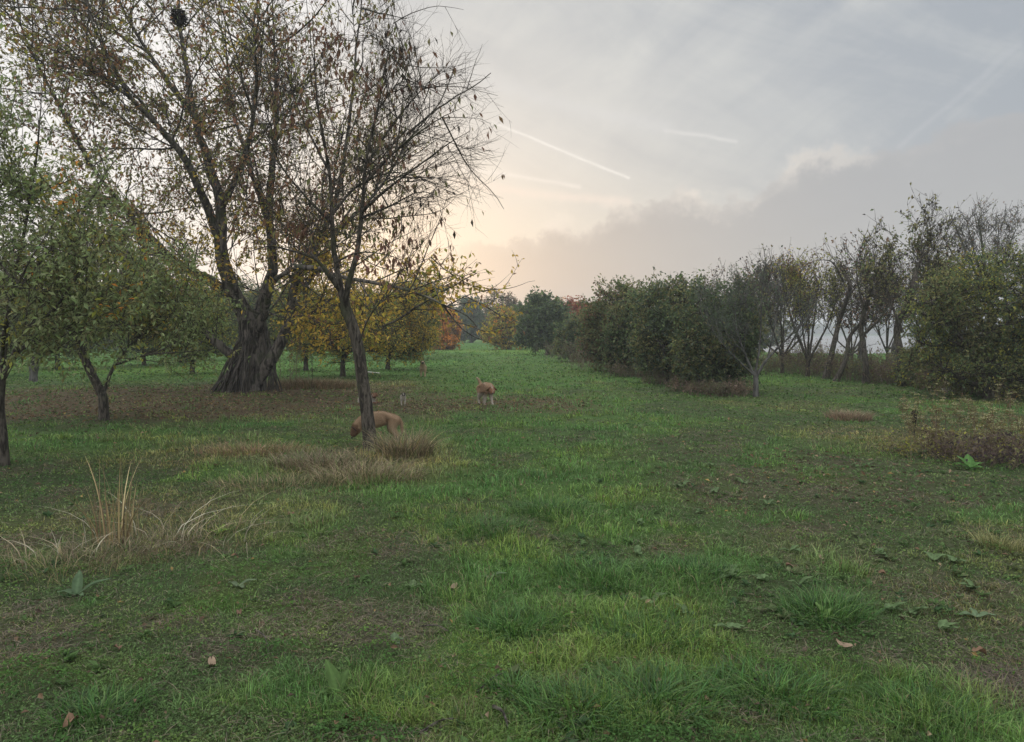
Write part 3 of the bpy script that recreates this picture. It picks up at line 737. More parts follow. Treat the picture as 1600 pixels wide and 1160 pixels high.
# ---- small tree in front
def near_tree():
    Y0 = 10.4
    def pl(*pts): return [P(a, b, Y0 + c) for a, b, c in pts]
    base = gp(580, 706); base[2] -= .03
    trunk = pl((581, 712, 0), (577, 680, 0), (572, 630, 0), (566, 590, 0), (561, 550, 0), (551, 510, 0), (536, 472, 0))
    limbs = [
        (pl((545, 492, 0), (535, 465, 0), (530, 435, 0), (522, 390, .1), (519, 340, .1), (515, 270, .2), (500, 190, .3), (492, 110, .4), (488, 20, .4)), .062, .010),
        (pl((545, 490, 0), (541, 465, -.1), (550, 425, -.2), (561, 375, -.2), (567, 310, -.3), (574, 240, -.3), (590, 170, -.4), (603, 100, -.4), (615, 35, -.5)), .055, .008),
        (pl((532, 455, 0), (512, 428, -.2), (492, 405, -.3), (455, 392, -.5), (420, 385, -.7), (385, 395, -.8)), .035, .008),
        (pl((566, 330, -.3), (600, 300, -.4), (650, 262, -.5), (700, 225, -.6), (735, 205, -.6)), .026, .005),
        (pl((572, 260, -.3), (610, 200, -.1), (650, 150, 0), (690, 110, .1)), .024, .005),
        (pl((519, 335, .1), (560, 290, .4), (620, 270, .7), (690, 290, 1)), .026, .005),
        (pl((519, 350, .1), (480, 310, .0), (440, 260, -.1), (410, 190, -.2)), .026, .006),
        (pl((515, 270, .2), (470, 180, .6), (440, 90, .8)), .022, .006),
        (pl((566, 340, -.3), (610, 322, -.2), (660, 300, -.1), (710, 320, 0)), .020, .004),
        (pl((571, 285, -.3), (620, 235, -.6), (680, 190, -.8), (730, 165, -.9)), .022, .004),
        (pl((585, 180, -.4), (620, 130, -.3), (650, 80, -.2)), .014, .004),
        (pl((525, 410, 0), (560, 395, -.8), (610, 400, -1.1), (650, 420, -1.2)), .016, .004),
        (pl((558, 545, 0), (575, 500, -.3), (600, 470, -.5), (660, 450, -.7)), .014, .004),
        (pl((530, 445, 0), (490, 400, .5), (440, 350, .9), (400, 330, 1.2)), .028, .006),
    ]
    env = [(P(610, 220, Y0), (1.25, 1.2, 1.45)), (P(520, 190, Y0 + .2), (1.2, 1.2, 1.7)), (P(470, 340, Y0), (.9, 1.0, .65)), (P(670, 230, Y0), (.8, .8, .9)), (P(600, 380, Y0), (.8, .8, .45)), (P(590, 60, Y0), (.7, .8, .8)), (P(690, 310, Y0), (.5, .6, .4)), (P(640, 410, Y0 - .9), (.5, .5, .3))]
    def gate(q):
        lone = ss(vn(q[:, 0] * 3, q[:, 1] * 3, q[:, 2] * 3, 8), .60, .75)
        return .008 + .30 * lone * ss(q[:, 0], -1.2, -1.8) + .04 * lone + .10 * ss(q[:, 2], 3.4, 2.4)
    tree('young_walnut_tree', 'slender near tree with leaning trunk, mostly bare twigs and few drooping leaves', 'tree', None, base, trunk, (.092, .072), limbs, env, 170, 800, 5, (.18, .6, 6, .0022),
         dict(n=4, L=(.08, .13), asp=.36, pal=[MAR, BRN, OLV, DRK, YG], w=[.25, .3, .2, .2, .05], droop=1.6, tmin=.6, spread=.5), (M_bark, M_twig),
         fanl=[(20, .5, 1.6, 9, .0062, .9), (9, .25, .8, 7, .0052, .7), (6, .12, .42, 5, .0048, .7)], fup=.0, tipr=.0019, sides=12, furrow=.12, gate=gate, flare=1.35)
near_tree()

# ---- green trees on the left
def left_trees():
    def pl(Y0, *pts): return [P(a, b, Y0 + c) for a, b, c in pts]
    leafp = dict(n=4, L=(.05, .095), asp=.42, pal=[GREEN, GREEN2, LTG, OLV, YG, ORA], w=[.14, .25, .28, .14, .14, .05], droop=.7, vary=.4)
    b = gp(2, 728)
    env = [(P(0, 330, 9.2), (1.1, 1.3, 1.5)), (P(90, 420, 9.0), (1.1, 1.2, .9)), (P(-80, 240, 9.2), (1.2, 1.4, 1.1)), (P(40, 520, 9), (1.2, 1.2, .55)), (P(170, 480, 8.9), (.6, .7, .45))]
    tree('peach_tree', 'leafy green tree at the left edge with orange tinged leaves on top', 'tree', None, b, pl(9.2, (2, 735, 0), (2, 690, 0), (-2, 640, 0), (0, 600, 0), (5, 570, 0)), (.075, .055),
         [(pl(9.2, (3, 590, 0), (22, 555, -.1), (40, 520, -.2), (75, 492, -.3), (100, 462, -.4), (140, 400, -.5)), .05, .012), (pl(9.2, (2, 580, 0), (-20, 500, .2), (-30, 400, .3), (-20, 280, .4)), .05, .012), (pl(9.2, (3, 575, 0), (15, 470, .3), (40, 350, .5), (60, 220, .6), (65, 130, .7)), .04, .01), (pl(9.2, (22, 555, -.1), (60, 530, .1), (120, 520, .2), (190, 500, .2)), .03, .008), (pl(9.2, (15, 470, .3), (70, 400, .2), (130, 330, 0), (170, 270, 0)), .03, .008), (pl(9.2, (-20, 450, .2), (-60, 330, 0), (-90, 210, 0)), .035, .008), (pl(9.2, (3, 575, 0), (10, 500, -.8), (40, 420, -1.2), (90, 340, -1.3)), .03, .008)],
         env, 140, 900, 4, (.15, .42, 4, .003), leafp, fanl=[(19, .45, 1.5, 7, .008, .95), (8, .25, .8, 6, .0072, .85), (6, .12, .42, 4, .0065, .85)], fup=.08, tipr=.0025, sides=8)
    b = gp(163, 662)
    env = [(P(200, 470, 13.7), (1.6, 1.5, 1.0)), (P(110, 430, 13.9), (1.4, 1.4, 1.1)), (P(290, 490, 13.4), (.9, 1.1, .7)), (P(220, 560, 13.6), (1.7, 1.2, .5)), (P(90, 550, 13.6), (1.1, 1.0, .5))]
    tree('leaning_peach_tree', 'green tree with dark crooked trunk leaning left over brown leaf litter', 'tree', None, b, pl(13.7, (163, 668, 0), (162, 640, 0), (160, 618, 0), (146, 590, 0), (132, 560, 0), (122, 530, 0)), (.085, .07),
         [(pl(13.7, (130, 555, 0), (112, 520, .2), (95, 470, .4), (85, 400, .5)), .05, .012), (pl(13.7, (124, 535, 0), (150, 480, -.2), (190, 430, -.3), (230, 380, -.4)), .045, .012), (pl(13.7, (160, 618, 0), (180, 570, .1), (215, 530, .2), (270, 480, .3), (330, 450, .4)), .04, .01), (pl(13.7, (180, 570, .1), (230, 555, -.3), (290, 550, -.6), (340, 545, -.7)), .025, .008), (pl(13.7, (122, 530, 0), (90, 540, -.4), (50, 540, -.8)), .025, .008), (pl(13.7, (190, 430, -.3), (200, 390, 0), (215, 340, .2)), .03, .008), (pl(13.7, (215, 530, .2), (260, 440, .9), (290, 380, 1.1)), .03, .008)],
         env, 130, 800, 4, (.18, .5, 4, .0035), dict(leafp, n=4, L=(.06, .11), pal=[GREEN, LTG, GREEN2, OLV, YG, YEL], w=[.15, .27, .27, .14, .12, .05]), fanl=[(20, .5, 1.7, 7, .008, .95), (8, .3, .9, 6, .0072, .85), (6, .15, .45, 4, .0065, .85)], fup=.08, tipr=.003, sides=8)
left_trees()

# ---- generic tree from image extents
def fromext(name, label, group, cx, by, x0, x1, top, bottom, pal, w, D=None, dens=1.0, leafL=.1, trunkr=.08, nstem=3, bare=False, leafn=6, mats=(None, None), cat='tree', lean=0, dfac=.9, asp=.55, tl=.32, upt=.12, per=None, shell=.45, lump=.35, tip=None, fan_=False):
    """cx,by: trunk base pixel; x0..x1, top..bottom: crown pixels"""
    b = gp(cx, by)
    if D is not None: q = P(cx, by, D); b = np.array([q[0], q[1], H(q[0], q[1])])
    Yb = b[1]
    c = P((x0 + x1) / 2, (top + bottom) / 2, Yb); e = P(x1, top, Yb)
    rx, rz = abs(e[0] - c[0]), abs(e[2] - c[2]); ry = rx * dfac
    env = [(c, (rx * .95, ry * .9, rz * .92)), (c - np.array([0, 0, rz * .35]), (rx * .95, ry * .9, rz * .6))]
    for k in range(5):
        a = rng.uniform(-.6, .6, 3) * np.array([rx, ry, rz]); env.append((c + a, (rx * .5, ry * .5, rz * .45)))
    tz = (c[2] + rz - b[2])
    trunk = [b - np.array([0, 0, .08]), b + np.array([rng.uniform(-.03, .03), 0, tz * tl * .5]), b + (c - b) * np.array([.25, .25, 0]) + np.array([0, 0, tz * tl])]
    limbs = []
    for k in range(nstem):
        a = k * 2 * pi / nstem + rng.uniform(0, 1.2); s0 = trunk[-1] - np.array([0, 0, tz * tl * .25])
        kk = .85 if fan_ else .5; e = c + np.array([cos(a) * rx * kk, sin(a) * ry * kk, rz * rng.uniform(.1, .8)]); m = (s0 + e) / 2 + np.array([cos(a) * rx * .12, sin(a) * ry * .12, rng.uniform(-.1, .1) * tz])
        limbs.append(([s0, m, e], trunkr * .6, trunkr * .15))
    tp = tip or max(.004, Yb * .00022)
    if lump == .35: lump = .22
    leaf = None if (bare and leafn == 0) else dict(n=leafn, L=(leafL * .7, leafL * 1.3), asp=asp, pal=pal, w=w, droop=.4)
    s = max(rx, rz) / 2.0
    return tree(name, label, cat, group, b, trunk, (trunkr, trunkr * .75), limbs, env, int(70 * dens), int(360 * dens), per or 4, (.16 * s + .08, .5 * s + .1, 4, tp * .8), leaf, mats, n0=8, tipr=tp, sides=6,
                upt=upt, sh=shell, lmp=lump, wob=.05, fup=upt,
                fanl=[(int(13 * dens), .5 * s, 1.5 * s, 8, .010, .8), (6, .3 * s, .8 * s, 6, .009, .75), (5, .15 * s, .45 * s, 4, .009, .75)] if fan_ else None)

# right hedge of fruit trees, far to near
PG = [DKG, GREEN, BLG, OLV, GREEN2]; WG = [.20, .26, .16, .24, .14]
GH = 'fruit trees in a row along the right of the meadow'
fromext('fruit_tree', 'farthest dense green tree of the right row with a visible dark trunk', GH, 856, 556, 808, 890, 457, 552, [DKG, GREEN, BLG, GREEN2], [.3, .3, .25, .15], leafL=.22, trunkr=.16, dens=1.2)
fromext('red_tree', 'red autumn tree behind the far end of the right row', GH, 892, 553, 850, 935, 466, 545, [RED, RUST, ORA, OLV], [.55, .2, .15, .1], D=66, leafL=.24, trunkr=.14, dens=1.1)
fromext('fruit_tree', 'small round dark green tree beside pinkish dry weeds', GH, 905, 566, 865, 955, 490, 568, PG, WG, leafL=.15, trunkr=.10, dens=1.0, tl=.2)
fromext('fruit_tree', 'olive brown tree with thinning bare top in the right row', GH, 958, 581, 905, 1015, 434, 584, [OLV, GREEN, BRN, DKG], [.42, .22, .2, .16], leafL=.12, trunkr=.10, dens=1.4, tl=.15, shell=.3)
fromext('fruit_tree', 'olive green tree in the middle of the right row, brown toned top', GH, 1000, 588, 945, 1060, 434, 590, [OLV, GREEN, DKG, BRN], [.35, .28, .25, .12], leafL=.115, trunkr=.10, dens=1.4, tl=.15)
fromext('fruit_tree', 'tallest dark green tree of the right row reaching above its neighbours', GH, 1042, 600, 980, 1110, 424, 604, PG, WG, leafL=.105, trunkr=.10, dens=1.7, tl=.12)
fromext('fruit_tree', 'dark green bushy tree just left of the bare forked tree', GH, 1118, 612, 1050, 1192, 432, 618, PG, WG, leafL=.09, trunkr=.10, dens=1.7, tl=.12)
def bare_fork():
    Y0 = 18.8
    def pl(*p): return [P(a, b_, Y0 + c) for a, b_, c in p]
    b = gp(1181, 624)
    limbs = [(pl((1181, 590, 0), (1200, 560, 0), (1235, 525, .1), (1265, 490, .2), (1290, 450, .3)), .045, .010), (pl((1180, 590, 0), (1165, 555, 0), (1150, 510, .1), (1150, 450, .2)), .04, .01),
             (pl((1180, 585, 0), (1188, 530, -.2), (1190, 460, -.3), (1198, 400, -.4)), .035, .008), (pl((1180, 588, 0), (1150, 560, -.3), (1115, 520, -.5), (1085, 470, -.6)), .03, .008), (pl((1200, 560, 0), (1215, 480, .2), (1218, 400, .3)), .025, .007)]
    env = [(P(1180, 500, Y0), (1.2, 1.2, 1.25)), (P(1250, 480, Y0), (.8, .8, .8)), (P(1115, 500, Y0), (.9, .9, 1.0)), (P(1205, 420, Y0), (.5, .5, .6))]
    tree('forked_plum_tree', 'grey stemmed forked tree, nearly bare, at the near end of the right row', 'tree', None, b, pl((1181, 628, 0), (1181, 610, 0), (1181, 595, 0), (1180, 580, 0)), (.075, .06), limbs, env, 110, 520, 4, (.15, .45, 4, .0042),
         dict(n=2, L=(.04, .08), asp=.5, pal=[BLG, DKG, OLV, BRN], w=[.4, .3, .2, .1]), (M_barkgrey, M_barkgrey), fanl=[(16, .4, 1.2, 8, .009, .8), (7, .2, .6, 6, .008, .75), (6, .12, .35, 4, .008, .8)], fup=.12, tipr=.0035, sides=8, gate=lambda q: .25 + .75 * ss(-q[:, 0] / q[:, 1], -.30, -.285) + .0 * q[:, 0])
bare_fork()

# shoreline trees
GS = 'trees along the lake shore'
PB = [OLV, DRK, BRN, GREEN]; WB = [.35, .25, .22, .18]
fromext('shore_tree', 'thin brownish shore tree right behind the bare forked tree', GS, 1222, 586, 1165, 1285, 372, 585, PB, WB, leafL=.10, leafn=2, dens=1.0, trunkr=.08, nstem=6, tl=.15, upt=.25, fan_=True)
fromext('shore_tree', 'shore tree with yellowish low leaves and upright bare twig tips', GS, 1262, 590, 1205, 1330, 385, 585, [OLV, YG, BRN, YEL], [.4, .25, .25, .1], leafL=.10, leafn=2, dens=1.0, trunkr=.09, nstem=6, tl=.15, upt=.25, fan_=True)
def shore_lean(label, pts, Y0, env, tr, leafn, pal, w, dens=1.0, limbs=(), tw=(.2, .7, 4, .008), leafL=(.07, .13), name='shore_tree', gatev=1.0):
    b = gp(*pts[0][:2]); Y0 = b[1]
    pl = lambda q: [P(a, c, Y0) + np.array([0, (i % 3 - 1) * .3 * (i > 1), 0]) for i, (a, c) in enumerate(q)]
    tree(name, label, 'tree', GS, b, pl(pts), (tr, tr * .6), [(pl(l), tr * .5, tr * .12) for l in limbs],
         [(P(a, c, Y0), (rx * 1.45, rx * 1.1, rz * 1.45)) for a, c, rx, rz in env], int(70 * dens), int(260 * dens), 4, tw, dict(n=leafn, L=leafL, asp=.55, pal=pal, w=w) if leafn else None,
         tipr=.0055, sides=7, fup=.2, fanl=[(int(12 * dens + 6), .5, 1.6, 8, .010, .9), (6, .3, .9, 6, .009, .8), (5, .15, .45, 4, .009, .8)], gate=(lambda q: gatev * .25 + .75 * gatev * ss(vn(q[:, 0] * 1.6, q[:, 1] * 1.6, q[:, 2] * 1.6, 23), .42, .62)))
shore_lean('shore tree whose dark trunk leans right then straightens', [(1290, 594), (1300, 550), (1318, 500), (1322, 450), (1318, 425)], 0, [(1310, 430, .95, .75), (1345, 470, .7, .7), (1290, 480, .7, .8)], .10, 3, PB, WB, .8, [[(1320, 470), (1345, 440), (1370, 420)], [(1318, 440), (1300, 410), (1280, 405)]], gatev=.8)
shore_lean('low shore tree leaning right with twin dark stems', [(1306, 597), (1322, 560), (1335, 525), (1350, 495)], 0, [(1350, 470, .8, .7), (1320, 520, .6, .5)], .085, 3, PB, WB, .6, [[(1322, 560), (1345, 540), (1365, 500)]], gatev=.7)
shore_lean('upright shore tree with a straight dark trunk and sparse pointed top', [(1353, 600), (1352, 560), (1353, 510), (1355, 450)], 0, [(1355, 430, .85, .95), (1385, 480, .8, .8), (1335, 480, .7, .8)], .10, 3, PB, WB, 1.0, [[(1353, 520), (1380, 490), (1400, 450)], [(1353, 500), (1340, 440), (1345, 395)]], gatev=.8)
shore_lean('tallest leafy shore tree with dark trunk and ragged dark top', [(1408, 606), (1408, 560), (1410, 510), (1418, 460), (1430, 420)], 0, [(1425, 400, 1.0, 1.15), (1400, 440, 1.1, .9), (1450, 370, .75, .65), (1440, 440, .9, .7)], .12, 4, [DRK, OLV, GREEN, BRN], [.35, .35, .2, .1], 1.3, [[(1410, 520), (1390, 470), (1375, 420)], [(1416, 470), (1440, 400), (1465, 355)], [(1412, 500), (1450, 460), (1470, 440)]], gatev=.85)
fromext('bare_tree', 'tall leafless tree with rounded fan of twigs above the right bushes', GS, 1545, 563, 1462, 1625, 308, 450, PB, WB, D=40, leafL=.1, leafn=1, dens=1.0, trunkr=.2, nstem=8, tl=.5, upt=.12, tip=.010, fan_=True)
PO = [OLV, GREEN, YG, DKG, YEL]; WO = [.38, .26, .16, .15, .05]
def olive():
    b = gp(1545, 624); Y0 = b[1]
    pl = lambda *q: [P(a, c, Y0 + d) for a, c, d in q]
    limbs = [(pl((1545, 600, 0), (1520, 560, -.3), (1490, 510, -.5), (1460, 470, -.6)), .10, .02), (pl((1545, 600, 0), (1540, 540, .3), (1550, 470, .5), (1560, 420, .5)), .10, .02), (pl((1548, 605, 0), (1580, 550, 0), (1610, 480, 0), (1640, 430, 0)), .10, .02), (pl((1545, 610, 0), (1500, 590, -.5), (1470, 570, -.7)), .07, .015)]
    env = [(P(1550, 560, Y0), (2.0, 1.4, .9)), (P(1560, 470, Y0), (1.9, 1.6, 1.25)), (P(1480, 480, Y0), (1.0, 1.2, .85)), (P(1620, 440, Y0), (1.5, 1.4, 1.0)), (P(1500, 560, Y0), (1.3, 1.0, .5)), (P(1600, 560, Y0), (1.3, 1.1, .7)), (P(1540, 520, Y0), (1.8, 1.3, .8))]
    tree('willow_bush', 'large olive green bushy tree at the right edge with dark tangled base', 'tree', None, b, pl((1546, 628, 0), (1546, 615, 0), (1545, 598, 0)), (.16, .13), limbs, env, 170, 1200, 5, (.15, .5, 4, .004),
         dict(n=6, L=(.05, .10), asp=.45, pal=PO, w=WO, droop=.5), n0=16, tipr=.005, sides=8, upt=.1, zmin=.3)
olive()
fromext('shore_bush', 'low olive green bush left of the large bushy tree', None, 1445, 607, 1398, 1500, 535, 612, PO, WO, leafL=.08, trunkr=.04, dens=.8, tl=.1, cat='bush')
fromext('shore_tree', 'dull brown shore tree filling the gap right of the yellowish one', GS, 1330, 588, 1268, 1398, 400, 586, PB, WB, D=34, leafL=.11, leafn=2, dens=1.0, trunkr=.08, nstem=6, tl=.18, upt=.2, fan_=True)
fromext('shore_tree', 'hazy shore tree behind the upright straight trunk', GS, 1385, 590, 1322, 1450, 392, 588, PB, WB, D=36, leafL=.11, leafn=2, dens=1.0, trunkr=.08, nstem=6, tl=.18, upt=.2, fan_=True)
fromext('shore_tree', 'thin shore tree between the tallest shore tree and the bare fan tree', GS, 1462, 590, 1410, 1525, 372, 588, [OLV, BRN, YG, DKG], [.4, .25, .2, .15], D=33, leafL=.11, leafn=2, dens=1.0, trunkr=.08, nstem=6, tl=.18, upt=.2, fan_=True)
fromext('shore_tree', 'twiggy low shore tree behind the dark green bushy tree', GS, 1160, 580, 1090, 1235, 400, 578, PB, WB, D=38, leafL=.12, leafn=2, dens=1.0, trunkr=.08, nstem=6, tl=.18, upt=.25, fan_=True)
fromext('shore_tree', 'small tree with yellow orange top leaves beside the tallest shore tree', GS, 1478, 600, 1445, 1512, 402, 520, [YEL, OLV, YG, GREEN], [.35, .3, .2, .15], leafL=.09, trunkr=.06, dens=.7, leafn=4)

# brown thicket along the shore
M_stem = bark_mat('dry_stem', (0.10, 0.08, 0.06), (0.26, 0.20, 0.15), 30.0)
def thicket(name, label, group, b, rx, h, n, tint, lf=None, lean=.5, w=.006, cat='shrub', mat=None):
    acc = Acc(); root = None
    a = rng.uniform(0, 2 * pi, n); rr = rng.random(n) ** .5 * rx
    p0 = np.stack([b[0] + np.cos(a) * rr, b[1] + np.sin(a) * rr * .7, np.zeros(n)], 1); p0[:, 2] = height(p0[:, 0], p0[:, 1]) - .02
    d = unit(np.array([0, 0, 1.0]) + rdir(n) * lean); L = h * rng.uniform(.45, 1.1, n); cur = p0; o = [cur]
    for k in range(4):
        d = unit(d + rdir(n) * .18 + np.array([0, 0, -.06 * k])); cur = cur + d * (L / 4)[:, None]; o.append(cur)
    Pn = np.stack(o, 1); Rn = np.full((n, 1), w) * np.linspace(1, .4, 5)[None]
    tubes(acc, Pn, Rn, 3)
    T, r2 = sprout(Pn, Rn, 3, h * .1, h * .3, 3, w * .6, up=.2, t0=.4); tubes(acc, T, r2, 3)
    root = empty(name, b, label, cat, group)
    acc.obj('stems', mat or M_stem, root, off=b)
    if lf:
        q = Acc(); q.add(*leaves_on(T, lf[0], lf[1] * .7, lf[1] * 1.2, .5, lf[2], lf[3])); q.obj('foliage', M_leaf, root, off=b)
    return root
GT = 'brown thickets in front of the shore trees'
TP = [(0.22, .16, .12), (.15, .11, .085), (.24, .19, .12), OLV]
for i, (px, py, rx, h) in enumerate([(1205, 582, 1.2, 1.2), (1235, 584, 1.2, 1.1), (1268, 587, 1.1, 1.3), (1300, 590, 1.0, 1.0), (1335, 594, 1.0, 1.2), (1368, 597, 1.0, 1.1), (1400, 600, 1.0, 1.3), (1430, 603, .9, 1.0), (1475, 612, .8, .9), (1520, 618, .9, .9), (1570, 620, .9, 1.0), (1605, 622, .9, 1.1)]):
    thicket('thicket', ORD[i] + ' brown thicket of thin stems from the left, at the foot of the shore trees', GT, gp(px, py), rx, h * random.uniform(.6, 1.15), 120, None, (4, .085, [TP[0], TP[1], OLV, BLG, GREEN], [.25, .2, .25, .15, .15]))
GW = 'dry weeds at the foot of the right row'
for i, (px, py, rx, h) in enumerate([(880, 561, 1.5, 1.1), (918, 573, 1.3, 1.3), (935, 577, 1.2, 1.5), (985, 590, .8, .6), (1035, 602, .6, .5), (1070, 612, .5, .4), (1105, 618, .6, .4), (1140, 620, .6, .45)]):
    thicket('dry_weeds', ORD[i] + ' patch of pinkish dry weeds from the left, under the right row of trees', GW, gp(px, py), rx, h, 90, None, (3, .07, [(.30, .22, .16), (.18, .15, .10), (.15, .17, .08)], [.3, .3, .4]), mat=M_stem)

# ---- trees behind the big tree and across the far end of the meadow
PY = [YG, YEL, GREEN2, OLV, ORA]; WY = [.30, .24, .24, .14, .08]
GL = 'orchard trees behind the old tree'
for (lab, cx, by, x0, x1, t, bt, pal, w, d, ll, lfn) in [
    ('yellow green orchard tree just behind the slender near tree', 536, 589, 455, 640, 432, 572, [YG, YEL, GREEN2, OLV, ORA], WY, 1.5, .10, 6),
    ('orchard tree turning golden between the old tree and the far dog', 606, 578, 560, 690, 425, 570, [YG, YEL, OLV, GREEN2, ORA], [.25, .3, .2, .15, .1], 1.4, .12, 6),
    ('green and yellow orchard tree seen right of the thick trunk', 478, 580, 425, 530, 430, 565, PY, [.3, .15, .35, .15, .05], 1.2, .12, 6),
    ('green orchard tree with golden low branches seen left of the thick trunk', 300, 585, 225, 362, 430, 572, [GREEN2, YG, GREEN, YEL, OLV], [.3, .25, .2, .17, .08], 1.5, .11, 6),
    ('dull green orchard tree above the cut stump', 90, 578, 10, 190, 400, 566, [GREEN, OLV, BLG, GREEN2], [.35, .25, .25, .15], 1.3, .13, 6),
    ('dark green orchard tree between the stump and the leaning trunk', 225, 572, 160, 300, 420, 560, [GREEN, BLG, OLV, YG], [.35, .25, .25, .15], 1.2, .14, 6),
    ('green orchard tree at the far left edge of the picture', -40, 590, -120, 50, 400, 575, [GREEN, OLV, BLG, GREEN2], [.35, .25, .25, .15], 1.1, .12, 6),
    ('muted green orchard tree far behind the old tree', 385, 562, 320, 450, 428, 555, [BLG, OLV, GREEN, YG], [.35, .25, .25, .15], 1.2, .17, 6),
    ('olive orchard tree with tall rounded top left of the orange tree', 648, 562, 608, 688, 424, 556, [OLV, YG, GREEN, YEL], [.4, .25, .2, .15], 1.2, .17, 6),
]:
    fromext('orchard_tree', lab, GL, cx, by, x0, x1, t, bt, pal, w, leafL=ll * .85, trunkr=.10, dens=d, leafn=5, tl=.25)
GF = 'trees closing the far end of the meadow'
for (lab, cx, by, x0, x1, t, bt, pal, w, ll, lfn, D) in [
    ('orange autumn tree glowing at the far left of the meadow', 690, 549, 655, 720, 476, 548, [ORA, RUST, YEL], [.6, .25, .15], .26, 6, 72),
    ('blue grey hazy tree standing at the far centre of the meadow', 737, 538, 703, 772, 464, 535, [BLG, DKG, OLV], [.5, .3, .2], .42, 6, 118),
    ('small yellow tree at the far centre of the meadow', 795, 549, 752, 832, 478, 546, [YEL, YG, ORA, OLV], [.4, .3, .15, .15], .22, 4, 70),
    ('hazy grey tree left of the blue grey tree', 712, 537, 680, 730, 486, 534, [BLG, OLV, DKG], [.4, .4, .2], .45, 6, 125),
    ('hazy thin tree with bare upright twigs behind the yellow tree', 782, 541, 755, 812, 448, 535, [OLV, BRN, BLG], [.4, .3, .3], .35, 2, 100),
    ('hazy green tree behind the gap by the small yellow tree', 822, 541, 795, 850, 470, 538, [BLG, OLV, GREEN], [.4, .3, .3], .4, 6, 105),
]:
    fromext('distant_tree', lab, GF, cx, by, x0, x1, t, bt, pal, w, leafL=ll, trunkr=.22, dens=1.0, leafn=lfn, tl=.25, D=D)
for k, px in enumerate(np.linspace(-260, 650, 15)):
    fromext('distant_tree', ORD[k] + ' hazy dull tree from the left in the belt far behind the orchard', 'hazy tree belt behind the left orchard', px, 546, px - 52, px + 52, 452 + rng.uniform(-12, 16), 545, [BLG, OLV, GREEN, BRN], [.35, .3, .2, .15], leafL=.42, trunkr=.18, dens=.8, leafn=6, tl=.2, D=74 + rng.uniform(-4, 8))
for k, px in enumerate(np.linspace(655, 900, 7)):
    fromext('distant_tree', ORD[k] + ' faint hazy tree from the left on the skyline at the far centre', 'faint hazy trees on the skyline', px, 532, px - 26, px + 26, 490 + rng.uniform(-6, 10), 531, [BLG, OLV, GREEN], [.4, .3, .3], leafL=.9, trunkr=.3, dens=.5, leafn=5, tl=.2, D=170 + rng.uniform(-8, 12))
for k, px in enumerate(np.linspace(860, 1190, 6)):
    fromext('distant_tree', ORD[k] + ' hazy green tree from the left far behind the right row', 'hazy trees behind the right row', px, 545, px - 38, px + 38, 470 + rng.uniform(-6, 12), 545, [BLG, OLV, GREEN], [.4, .3, .3], leafL=.42, trunkr=.2, dens=.6, leafn=6, tl=.2, D=84 + rng.uniform(-4, 8))
# far shore wood: one mass
def far_wood():
    n = 26000; acc = Acc()
    x = rng.uniform(150, 760, n); y = 660 + rng.uniform(0, 30, n) - .2 * x * 0
    top = 5 + 7 * fbm(x * .03, y * 0, s=4)
    z = rng.random(n) * top; d = rdir(n)
    c = np.array([DKG, BLG, OLV])[rng.choice(3, n)] * rng.uniform(.7, 1.3, (n, 1))
    acc.add(*quads(np.stack([x, y, z], 1), d, rdir(n), np.full(n, 2.4), np.full(n, 1.6), c))
    tag(acc.obj('far_wood', M_leaf), 'low dark line of woods on the far shore of the lake', 'woods', kind='stuff')
far_wood()

# ------------------------------------------------------------------ leaning poles at the big trunk
def poles():
    c = gp(385, 613); top0 = P(393, 530, 20.9)
    g = 'cut poles leaning on the thick trunk'
    acc = Acc(); N = 8
    L = 1.0; z = np.linspace(0, 1, N)
    for v in range(4):
        pass
    protos = []
    for v in range(4):
        a = Acc(); q = np.stack([np.cumsum(rng.normal(0, .012, N)), np.cumsum(rng.normal(0, .012, N)), z], 1)
        tubes(a, q[None], (np.linspace(.022, .012, N) * rng.uniform(.85, 1.2))[None], 6)
        protos.append(mesh('leaning_pole', np.concatenate(a.V), [np.concatenate(a.F4)], None, smooth=True)); protos[-1].materials.append(M_pole)
    def place(b, t, lab, grp):
        b = Vector(b); t = Vector(t); d = t - b
        o = bpy.data.objects.new('leaning_pole', random.choice(protos)); COL.objects.link(o)
        o.location = b; o.rotation_mode = 'QUATERNION'; o.rotation_quaternion = Vector((0, 0, 1)).rotation_difference(d.normalized())
        k = d.length; s = random.uniform(.8, 1.5); o.scale = (s, s, k); tag(o, lab, 'pole', grp)
    for i in range(46):
        u = (i + random.random()) / 46
        px = 326 + u * 62; b = P(px, 614 + random.uniform(-2, 3), 20.55 + random.uniform(-.35, .15) + (u - .5) * -.5); b[2] = H(b[0], b[1]) - .03
        tx = 372 + u * 22 + random.uniform(-4, 4); ty = 548 - u * 14 + random.uniform(-16, 10)
        t = P(tx, ty, 20.55 + random.uniform(-.1, .1)); place(b, t, 'thin cut pole leaning in the stack against the left side of the thick trunk', g)
    for i in range(9):
        px = 418 + i * 2.8 + random.uniform(-1, 1); b = P(px, 613, 20.8); b[2] = H(b[0], b[1]) - .03
        t = P(408 + random.uniform(-2, 26), 520 + random.uniform(-12, 40), 20.7); place(b, t, 'thin crooked pole leaning on the right side of the thick trunk', 'poles right of the thick trunk')
poles()

